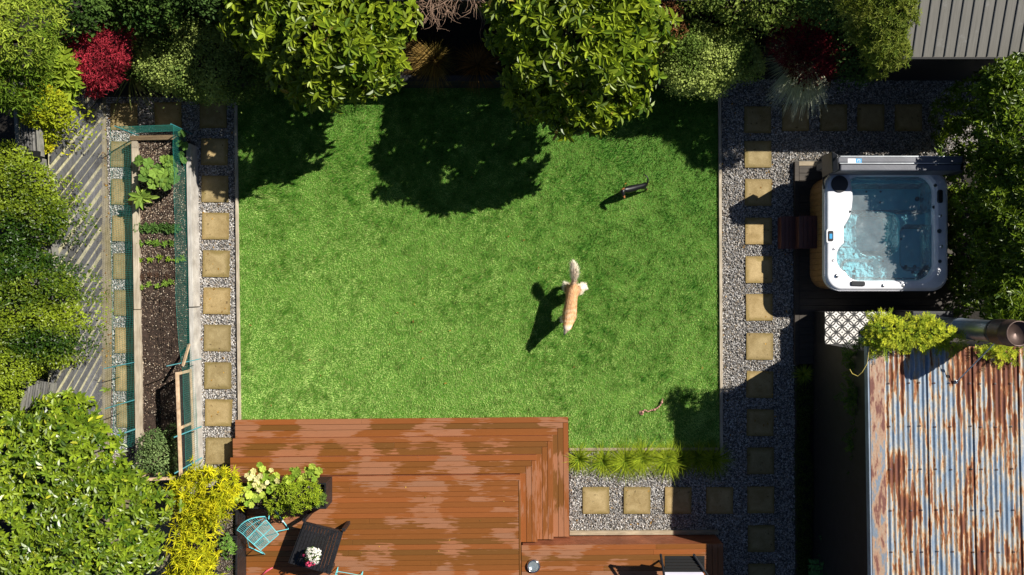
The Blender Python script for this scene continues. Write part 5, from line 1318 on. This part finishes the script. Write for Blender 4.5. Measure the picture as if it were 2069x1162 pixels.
veg('squash_plant', 'green leaves growing through the net in the top right corner of the bed', g0(368,300,.3), [bigleaves([(362,290),(370,322),(373,295),(368,270),(372,325),(366,312)], .55, .13, (.06,.14,.03), (.14,.26,.05))])
P = np.array([W(x, y, .42) for x, y in ((288,398),)*14]); a = np.linspace(0, 6.28, 14); D = np.stack([np.cos(a), np.sin(a), np.full(14, .35)], 1)
veg('silverbeet', 'pale green leafy plant at the left edge of the bed below the rhubarb', g0(288,400,.3), [leaves(P, D, np.array([0,0,1.])+rnd(14)*.3-D*.2, rng.uniform(.14, .27, 14), .10, OVAL, (.16,.26,.04), (.36,.46,.08), .15), leaves(np.array([W(302,400,.45)]), np.array([[1,.1,.1]]), np.array([[0,0,1.]]), .2, .08, OVAL, (.3,.42,.08))])
lab = ['row potato plant nearest the outer net', 'second potato plant in the row', 'third potato plant in the row', 'fourth potato plant in the row', 'fifth potato plant in the row', 'potato plant nearest the lawn side net']
for i in range(6):
    b = W(280+i*15, 461, .3); n = 16; P = np.repeat(b[None], n, 0)+rnd(n)*[.05,.05,.02]
    veg('potato_plant', f'dark green {lab[i]} across the bed', tuple(b), whorls(P, np.tile([0,0,1.], (n, 1))+rnd(n)*.8, 4, .085, .38, .3, OVAL, (.045,.11,.02), (.12,.22,.05)), group='potato plants in one row across the bed')
rows = [(493, [285,300,312,322,332,348], (.16,.28,.04)), (524, [284,303,322,341,356,369], (.24,.36,.03)), (557, [287,302,318,342,356], (.10,.06,.04)), (579, [284,300,318,334,345], (.22,.34,.05))]
rn = ['green seedling in the first row below the potatoes', 'lime seedling in the second row below the potatoes', 'dark red seedling in the third row below the potatoes', 'leafy seedling in the fourth row below the potatoes']
pn = ['leftmost', 'second from left', 'third from left', 'fourth from left', 'fifth from left', 'rightmost']
for k, (y, xs_, c) in enumerate(rows):
    for i, x in enumerate(xs_):
        b = W(x+random.uniform(-2, 2), y+random.uniform(-3, 3)+(i*-1.5 if k == 3 else 0), .3); n = 4; P = np.repeat(b[None], n, 0)+rnd(n)*[.03,.03,.005]
        nm = pn[i] if i < len(xs_)-1 else 'rightmost'
        veg('seedling', f'{nm} {rn[k]}', tuple(b), whorls(P, np.tile([0,0,1.], (n, 1))+rnd(n)*.5, 5, .065, .35, .3, OVAL, tuple(v*.7 for v in c), tuple(min(.8, v*1.4) for v in c)), group='seedlings in rows across the vegetable bed')
# dark red seedlings lower down are only specks of soil coloured leaf
lb = [lobe(308,895,24,.75), lobe(330,915,26,.75), lobe(305,930,26,.7), lobe(340,940,24,.7), lobe(320,900,20,.8), lobe(352,905,14,.7), lobe(350,870,12,.6)]
hedge('bushy grey green herb filling the bottom end of the vegetable bed', lb, g0(320,915,.3), 3000, .042, (.08,.14,.04), (.26,.36,.13), DIAM, 'herb_bush', 'herb', wr=.6, r0=.015)
# --- trough plants
gp = [(512,965),(525,950),(540,955),(505,975),(520,985),(535,975),(550,965),(560,985),(515,1000),(498,990),(485,995),(478,1008),(490,1010),(525,940),(545,990),(600,955),(615,962),(628,955),(590,965),(610,975),(640,960),(575,970),(500,1018),(483,985),(470,1000),(530,1000),(555,975),(472,1015),(508,958),(620,948),(635,968),(590,950)]
veg('geranium', 'lime and cream round leafed geranium spilling from the long black trough', tuple(W(530,985,1.02)), [bigleaves(gp+[(x+random.uniform(-14,14), y+random.uniform(-10,10)) for x, y in gp], 1.27, .118, (.17,.28,.025), (.54,.64,.09)), bigleaves([(540,975),(548,950),(560,972),(516,980),(524,990),(500,962),(510,960),(518,968),(526,962),(505,966),(520,976),(532,982),(512,952)], 1.33, .10, (.60,.56,.20), (.80,.74,.38))], cat='plant')
lb = [lobe(590,990,26,1.40), lobe(560,1000,20,1.30), lobe(625,995,26,1.38), lobe(605,1012,20,1.30), lobe(565,1030,14,1.10), lobe(555,1015,14,1.25)]
P, N = crown(lb, 230, inner=.2, sub=.2)
plant('herb_plant', 'yellow green bushy herb spilling over the front of the long trough', 'plant', tuple(W(590,1000,1.02)), lb, whorls(P, N, 6, .075, .26, .4, OVAL, (.15,.25,.015), (.46,.54,.04)), M['leaf'], .01)
P = np.array([W(650+random.uniform(-10, 10), 1000+random.uniform(-14, 14), 1.1) for _ in range(14)]); sp = []
for q in P:
    d = np.array([random.uniform(-.1, .9), random.uniform(-.5, .4), .8]); m = 9; Q = q+np.linspace(.02, .24, m)[:, None]*nrm(d); sp += whorls(Q, np.tile(nrm(d), (m, 1)), 4, .035, .3, .4, LANCE, (.07,.14,.02), (.22,.32,.05))
veg('rosemary', 'spiky rosemary at the right end of the long trough', tuple(W(650,1000,1.02)), sp, cat='plant')
lb = [lobe(458,1092,14,1.28), lobe(462,1105,14,1.25), lobe(452,1100,10,1.25)]; P, N = crown(lb, 60, inner=.2, sub=.2)
plant('herb_plant', 'small bright green herb in the lower black trough', 'plant', tuple(W(458,1098,1.02)), lb, whorls(P, N, 5, .05, .4, .4, OVAL, (.09,.2,.03), (.25,.42,.07)), M['leaf'], .008)
for (x, y, l) in ((445,1066,'tiny green seedling at the top of the lower trough'), (460,1125,'tiny seedling below the bright herb'), (464,1144,'tiny seedling near the bottom of the trough')):
    b = W(x, y, 1.03); P = np.repeat(b[None], 5, 0)+rnd(5)*[.05,.05,.01]
    veg('seedling', l, tuple(b), whorls(P, np.tile([0,0,1.], (5, 1)), 4, .04, .35, .3, OVAL, (.1,.2,.03), (.25,.4,.07)), cat='plant', group='tiny seedlings in the trough')
# perlite flecks in the troughs
n = 2600; bx = np.concatenate([rng.uniform(-5.36, -5.0, n), rng.uniform(-5.3, -3.4, n//2)]); by = np.concatenate([rng.uniform(-5.6, -4.05, n), rng.uniform(-3.95, -3.57, n//2)])
ok = np.abs(by+4.525) > .045; bx, by = bx[ok], by[ok]; n = len(bx)
a = rng.uniform(0, 6.28, n); l = rng.uniform(.004, .010, n); b0 = np.stack([bx, by, np.full(n, 1.0135)], 1); dx = np.stack([np.cos(a)*l, np.sin(a)*l, 0*a], 1); dy = np.stack([-np.sin(a)*l*.6, np.cos(a)*l*.6, 0*a], 1)
V = np.stack([b0-dx, b0-dy, b0+dx, b0+dy], 1).reshape(-1, 3); pc = np.array([[.32,.24,.17],[.2,.13,.09],[.5,.44,.38]])[rng.integers(0, 3, n)]
o = mk('potting_flecks', V, np.arange(4*n).reshape(-1, 4), M['pebble'], col=np.repeat(pc, 4, 0)); tag(o, 'pale bark and perlite flecks on the soil of the black troughs', 'mulch', kind='stuff')
# flowers in the pot
c = FPOT+np.array([0,0,.15]); P, N = crown([(c[0], c[1], c[2]+.05, .12, .10)], 60, inner=.2, nsub=4)
V, F, C = join(whorls(P, N, 5, .05, .5, .3, OVAL, (.07,.15,.03), (.18,.28,.05))); mk('leaves', V, F, M['leaf'], FP, col=C)
def flowers(cx, cy, cz, r, n, c1, c2):
    P, N = crown([(cx, cy, cz, r, r*.7)], n, inner=0, nsub=0, low=0.0); return whorls(P+N*.01, N, 5, .022, .85, .25, OVAL, c1, c2, .08)
fl = flowers(c[0]+.045, c[1]+.04, c[2]+.12, .105, 130, (.78,.76,.74), (.9,.88,.86)); V, F, C = join(fl); mk('white_flowers', V, F, M['petal'], FP, col=np.clip(C, 0, .95))
fl = flowers(c[0]-.04, c[1]-.13, c[2]+.10, .05, 26, (.75,.05,.16), (.9,.14,.28))+flowers(c[0]+.03, c[1]-.11, c[2]+.11, .04, 16, (.75,.05,.16), (.9,.14,.28))+flowers(c[0]-.10, c[1]+.03, c[2]+.09, .035, 12, (.7,.05,.18), (.85,.14,.28)); V, F, C = join(fl); mk('pink_flowers', V, F, M['petal'], FP, col=np.clip(C, 0, .95))

# fallen leaves caught in the gravel, on the path and on the deck
ps = [W(random.uniform(205, 225), random.uniform(230, 800), .0)+[0,0,.0] for _ in range(40)]+[W(random.uniform(405, 475), random.uniform(250, 850), .02) for _ in range(26)]+[W(random.uniform(1460, 1600), random.uniform(200, 900), .02) for _ in range(40)]+[W(random.uniform(490, 1440), random.uniform(330, 830), .035) for _ in range(20)]+[W(random.uniform(1155, 1350), random.uniform(960, 1070), .02) for _ in range(10)]+[W(random.uniform(700, 1040), random.uniform(970, 1150), .604) for _ in range(9)]
P = np.array(ps); n = len(P); a = rng.uniform(0, 6.28, n); D = np.stack([np.cos(a), np.sin(a), rng.uniform(0, .15, n)], 1)
V, F, C = leaves(P, D, np.array([0,0,1.])+rnd(n)*.25, rng.uniform(.025, .06, n), rng.uniform(.018, .03, n), OVAL, (.22,.11,.03), (.55,.32,.06), .3)
o = mk('leaf_litter', V, F, M['leaf'], col=C); tag(o, 'small brown and orange fallen leaves scattered over lawn, path and gravel', 'fallen leaves', kind='stuff')
# ================================================ the dogs
def skin_mesh(name, joints, edges, sub=2):
    me = bpy.data.meshes.new(name); ks = list(joints); me.from_pydata([joints[k][0] for k in ks], [(ks.index(a), ks.index(b)) for a, b in edges], [])
    o = bpy.data.objects.new(name, me); COL.objects.link(o)
    m = o.modifiers.new('skin', 'SKIN'); m.use_smooth_shade = True; m.branch_smoothing = .3
    for i, k in enumerate(ks):
        r = joints[k][1]; v = me.skin_vertices[0].data[i]; v.radius = r if hasattr(r, '__len__') else (r, r); v.use_root = (i == 0)
    s = o.modifiers.new('sub', 'SUBSURF'); s.levels = sub; s.render_levels = sub
    bpy.context.view_layer.update(); dg = bpy.context.evaluated_depsgraph_get(); ev = o.evaluated_get(dg); ms = bpy.data.meshes.new_from_object(ev)
    n = len(ms.vertices); V = np.zeros(n*3); ms.vertices.foreach_get('co', V); V = V.reshape(-1, 3); F = [tuple(p.vertices) for p in ms.polygons]
    bpy.data.objects.remove(o); return V, F
def byn(F):
    d = {}
    for f in F: d.setdefault(len(f), []).append(f)
    return [np.array(v) for v in d.values()]
def fur(V, F, n, L, w, flow, colf, lift=.35):
    T = np.array([t for f in F for t in ([(f[0], f[1], f[2]), (f[0], f[2], f[3])] if len(f) == 4 else [tuple(f[:3])])])
    a, b, c = V[T[:,0]], V[T[:,1]], V[T[:,2]]; nr = np.cross(b-a, c-a); ar = np.linalg.norm(nr, axis=1); k = rng.choice(len(T), n, p=ar/ar.sum())
    u = rng.random((n, 1)); v = rng.random((n, 1)); m = u+v > 1; u = np.where(m, 1-u, u); v = np.where(m, 1-v, v)
    P = a[k]+(b[k]-a[k])*u+(c[k]-a[k])*v; N = nrm(nr[k]); fl = flow(P); D = nrm(fl-N*(fl*N).sum(1)[:, None]+N*lift+rnd(n)*.3); l = (L(P) if callable(L) else L)*rng.uniform(.6, 1.2, n)
    S = nrm(np.cross(D, N))*w; q = P-N*.003; tip = q+D*l[:, None]
    C = colf(P)*rng.uniform(.62, 1.3, (n, 1)); return np.stack([q-S, q+S, tip], 1).reshape(-1, 3), np.arange(3*n).reshape(-1, 3), np.repeat(C, 3, 0)

# --- retriever trotting down the lawn
def Q(px, py, z): return tuple(W(px, py, z))
J = {'hip': (Q(1156,588,.54), (.125,.11)), 'loin': (Q(1155,603,.55), (.112,.10)), 'mid': (Q(1153,618,.54), (.135,.14)), 'chest': (Q(1151,634,.54), (.15,.16)), 'sh': (Q(1150,646,.60), (.128,.12)), 'neck': (Q(1148,654,.66), .098),
 'head': (Q(1146.5,660,.71), (.088,.076)), 'brow': (Q(1144.5,665,.715), (.068,.058)), 'muz': (Q(1142,670,.685), (.036,.034)), 'nose': (Q(1140.5,674.5,.675), (.024,.022)),
 't0': (Q(1158,577,.57), .045), 't1': (Q(1160,568,.62), .036), 't2': (Q(1161,556,.68), .055), 't3': (Q(1160,544,.72), .062), 't4': (Q(1157,534,.72), .030),
 'rt': (Q(1164,588,.44), .10), 'rk': (Q(1170,586,.34), .07), 'rh': (Q(1179,577,.20), .036), 'rf': (Q(1183,580,.06), .026), 'rp': (Q(1185,585,.03), .030),
 'lt': (Q(1149,588,.44), .10), 'lk': (Q(1146,582,.34), .065), 'lh': (Q(1141,575,.20), .026), 'lf': (Q(1141,578,.06), .026), 'lp': (Q(1141,583,.03), .030),
 'a0': (Q(1143,641,.46), .06), 'a1': (Q(1139,643,.30), .036), 'a2': (Q(1136,646,.12), .026), 'a3': (Q(1135,650,.04), .030),
 'b0': (Q(1156,641,.46), .06), 'b1': (Q(1155,638,.30), .036), 'b2': (Q(1152,632,.14), .026), 'b3': (Q(1150,636,.09), .028)}
E = [('hip','loin'),('loin','mid'),('mid','chest'),('chest','sh'),('sh','neck'),('neck','head'),('head','brow'),('brow','muz'),('muz','nose'),('hip','t0'),('t0','t1'),('t1','t2'),('t2','t3'),('t3','t4'),
 ('hip','rt'),('rt','rk'),('rk','rh'),('rh','rf'),('rf','rp'),('hip','lt'),('lt','lk'),('lk','lh'),('lh','lf'),('lf','lp'),('chest','a0'),('a0','a1'),('a1','a2'),('a2','a3'),('chest','b0'),('b0','b1'),('b1','b2'),('b2','b3')]
V, F = skin_mesh('dog', J, E)
t = empty('dog', (J['chest'][0][0], J['mid'][0][1], 0.0), 'golden retriever running across the middle of the lawn, seen from above', 'dog')
yt, yh = W(0, 577, .57)[1], W(0, 655, .66)[1]
def gcol(P):
    n = len(P); f = np.tile([.70,.40,.19], (n, 1)).astype(float)
    wv = np.sin(P[:, 1]*62+9*fbm(P[:, 0]*11, P[:, 1]*6, 3)); sel = np.clip((W(0,618,.56)[1]-P[:, 1])/.1, 0, 1)*.55+.25
    f = f*(1-sel[:, None]*np.clip(wv, 0, 1)[:, None])+np.array([.90,.68,.44])*(sel*np.clip(wv, 0, 1))[:, None]
    pale = np.array([.92,.78,.62]); k = np.clip((P[:, 1]-yt)/.1, 0, 1)
    k = np.maximum(k, np.clip((yh-P[:, 1])/.06, 0, 1)*.85); low = np.clip((.50-P[:, 2])/.10, 0, 1); 
    k = np.maximum(k, low); k = k[:, None]; return f*(1-k)+pale*k
mk('body', V, byn(F), M['fur'], t, col=gcol(V), smooth=True)
def gflow(P):
    f = np.tile([0.,1.,-.25], (len(P), 1)); leg = P[:, 2] < .42; f[leg] = [0,.2,-1]; return f
def glen(P): return .034+.075*np.clip((P[:, 1]-yt)/.12, 0, 1)+.06*((P[:, 2] < .48) & (P[:, 2] > .22))-.018*(P[:, 1] < yh)
V2, F2, C2 = fur(V, F, 17000, glen, .0052, gflow, gcol, .30); mk('coat', V2, F2, M['fur'], t, col=np.clip(C2, 0, .95))
hd = np.array(J['brow'][0]); hh = np.array(J['head'][0]); nz = np.array(J['nose'][0]); fw = nrm(nz-hh); sd = nrm(np.cross(fw, [0,0,1.])); upv = np.cross(sd, fw)
for s in (-1, 1):
    b = hh+sd*s*.055+upv*.03+fw*-.0; Ve = [b+upv*.0-fw*.02, b+sd*s*.028-upv*.02-fw*.03, b+sd*s*.040-upv*.06-fw*.01, b+sd*s*.036-upv*.075+fw*.02, b+sd*s*.022-upv*.03+fw*.035, b+upv*.004+fw*.018]
    o = mk('ear', np.concatenate([np.array(Ve), np.array(Ve)-sd*s*.008]), [np.array([[0,1,2,3,4,5]]), np.array([[6,7,8,9,10,11]])[:, ::-1], np.array([(i, (i+1) % 6, 6+(i+1) % 6, 6+i) for i in range(6)])], M['fur'], t, col=np.tile([.55,.28,.11], (12, 1)))
    e = hd+sd*s*.034+upv*.036+fw*.012; MB().lathe((0,0,0), [(0,-.009),(.007,-.005),(.009,0),(.007,.005),(0,.009)], 8).build('eye', M['plastic'], t, smooth=True).location = 0*e
    ob = t.children[-1]; ob.data.transform(Matrix.Translation(Vector(e)+Vector((0,0,0)))); 
MB().lathe(tuple(nz+fw*.012-np.array([0,0,.008])), [(0,0),(.016,.004),(.018,.014),(.010,.024),(0,.026)], 10).build('nose', M['plastic'], t, smooth=True)

# --- small black and tan dog
K = {'hip': (Q(1302,375.5,.27), (.072,.070)), 'loin': (Q(1294,376.5,.275), (.056,.058)), 'mid': (Q(1285,379,.275), (.074,.070)), 'chest': (Q(1275,382,.27), (.092,.092)), 'sh': (Q(1266,384,.295), .078), 'neck': (Q(1260,384,.335), .052),
 'head': (Q(1257.5,386.5,.375), (.052,.048)), 'brow': (Q(1258.5,391,.37), (.043,.038)), 'muz': (Q(1260.5,396.5,.345), (.027,.024)), 'nose': (Q(1262,401,.335), (.018,.016)),
 't0': (Q(1307.5,371,.30), .022), 't1': (Q(1309.5,366,.33), .017), 't2': (Q(1309,360.5,.35), .014), 't3': (Q(1306,355.5,.36), .011), 't4': (Q(1300,352,.36), .007),
 'rt': (Q(1303,378,.20), .042), 'rk': (Q(1302,381,.14), .026), 'rh': (Q(1307,382,.08), .014), 'rf': (Q(1308,383,.03), .014), 'rp': (Q(1306,383.5,.014), .015),
 'lt': (Q(1304,372,.20), .038), 'lk': (Q(1304,371,.14), .024), 'lh': (Q(1308,371,.08), .014), 'lf': (Q(1309,372,.03), .014), 'lp': (Q(1307,372,.014), .015),
 'a0': (Q(1272,387,.19), .034), 'a1': (Q(1271,388,.12), .020), 'a2': (Q(1270,388.5,.05), .015), 'a3': (Q(1268,389,.014), .017),
 'b0': (Q(1272,378,.19), .034), 'b1': (Q(1271,378,.12), .020), 'b2': (Q(1269,378,.05), .015), 'b3': (Q(1267,378.5,.014), .017)}
V, F = skin_mesh('small_dog', K, E)
t = empty('dog', (K['mid'][0][0], K['mid'][0][1], 0.0), 'small black and tan dog standing on the upper right of the lawn, tail curled up', 'dog')
hx_ = np.array(K['nose'][0]); bx_ = np.array(K['head'][0])
def bcol(P):
    f = np.tile([.009,.009,.010], (len(P), 1)).astype(float); tan = np.array([.42,.17,.055])
    k = np.clip((.10-P[:, 2])/.04, 0, 1); d = np.linalg.norm(P-hx_, axis=1); k = np.maximum(k, (d < .058)*.9)
    d2 = np.linalg.norm(P-(bx_+np.array([.005,.055,.0])), axis=1); k = np.maximum(k, (d2 < .036)*.8)
    k = k[:, None]; return f*(1-k)+tan*k
mk('body', V, byn(F), M['darkfur'], t, col=bcol(V), smooth=True)
V2, F2, C2 = fur(V, F, 5000, .010, .0016, lambda P: np.tile([1.,.1,-.3], (len(P), 1)), bcol, .2); mk('coat', V2, F2, M['darkfur'], t, col=np.clip(C2, 0, .95))
hh = np.array(K['head'][0]); nz = np.array(K['nose'][0]); hd = np.array(K['brow'][0]); fw = nrm(nz-hh); sd = nrm(np.cross(fw, [0,0,1.])); upv = np.cross(sd, fw)
for s in (-1, 1):
    b = hh+sd*s*.034+upv*.015; Ve = [b-fw*.015, b+sd*s*.020-upv*.012-fw*.02, b+sd*s*.030-upv*.045-fw*.005, b+sd*s*.024-upv*.055+fw*.015, b+sd*s*.012-upv*.02+fw*.022, b+fw*.012]
    mk('ear', np.concatenate([np.array(Ve), np.array(Ve)-sd*s*.005]), [np.array([[0,1,2,3,4,5]]), np.array([[6,7,8,9,10,11]])[:, ::-1], np.array([(i, (i+1) % 6, 6+(i+1) % 6, 6+i) for i in range(6)])], M['darkfur'], t, col=np.tile([.02,.016,.014] if s > 0 else [.40,.17,.06], (12, 1)))
    e = hd+sd*s*.020+upv*.022+fw*.008; ob = MB().lathe((0,0,0), [(0,-.005),(.004,-.003),(.005,0),(.004,.003),(0,.005)], 8).build('eye', M['plastic'], t, smooth=True); ob.data.transform(Matrix.Translation(Vector(e)))
MB().lathe(tuple(nz+fw*.006-np.array([0,0,.005])), [(0,0),(.008,.003),(.009,.008),(.005,.012),(0,.013)], 10).build('nose', M['plastic'], t, smooth=True)
bpy.context.view_layer.update()
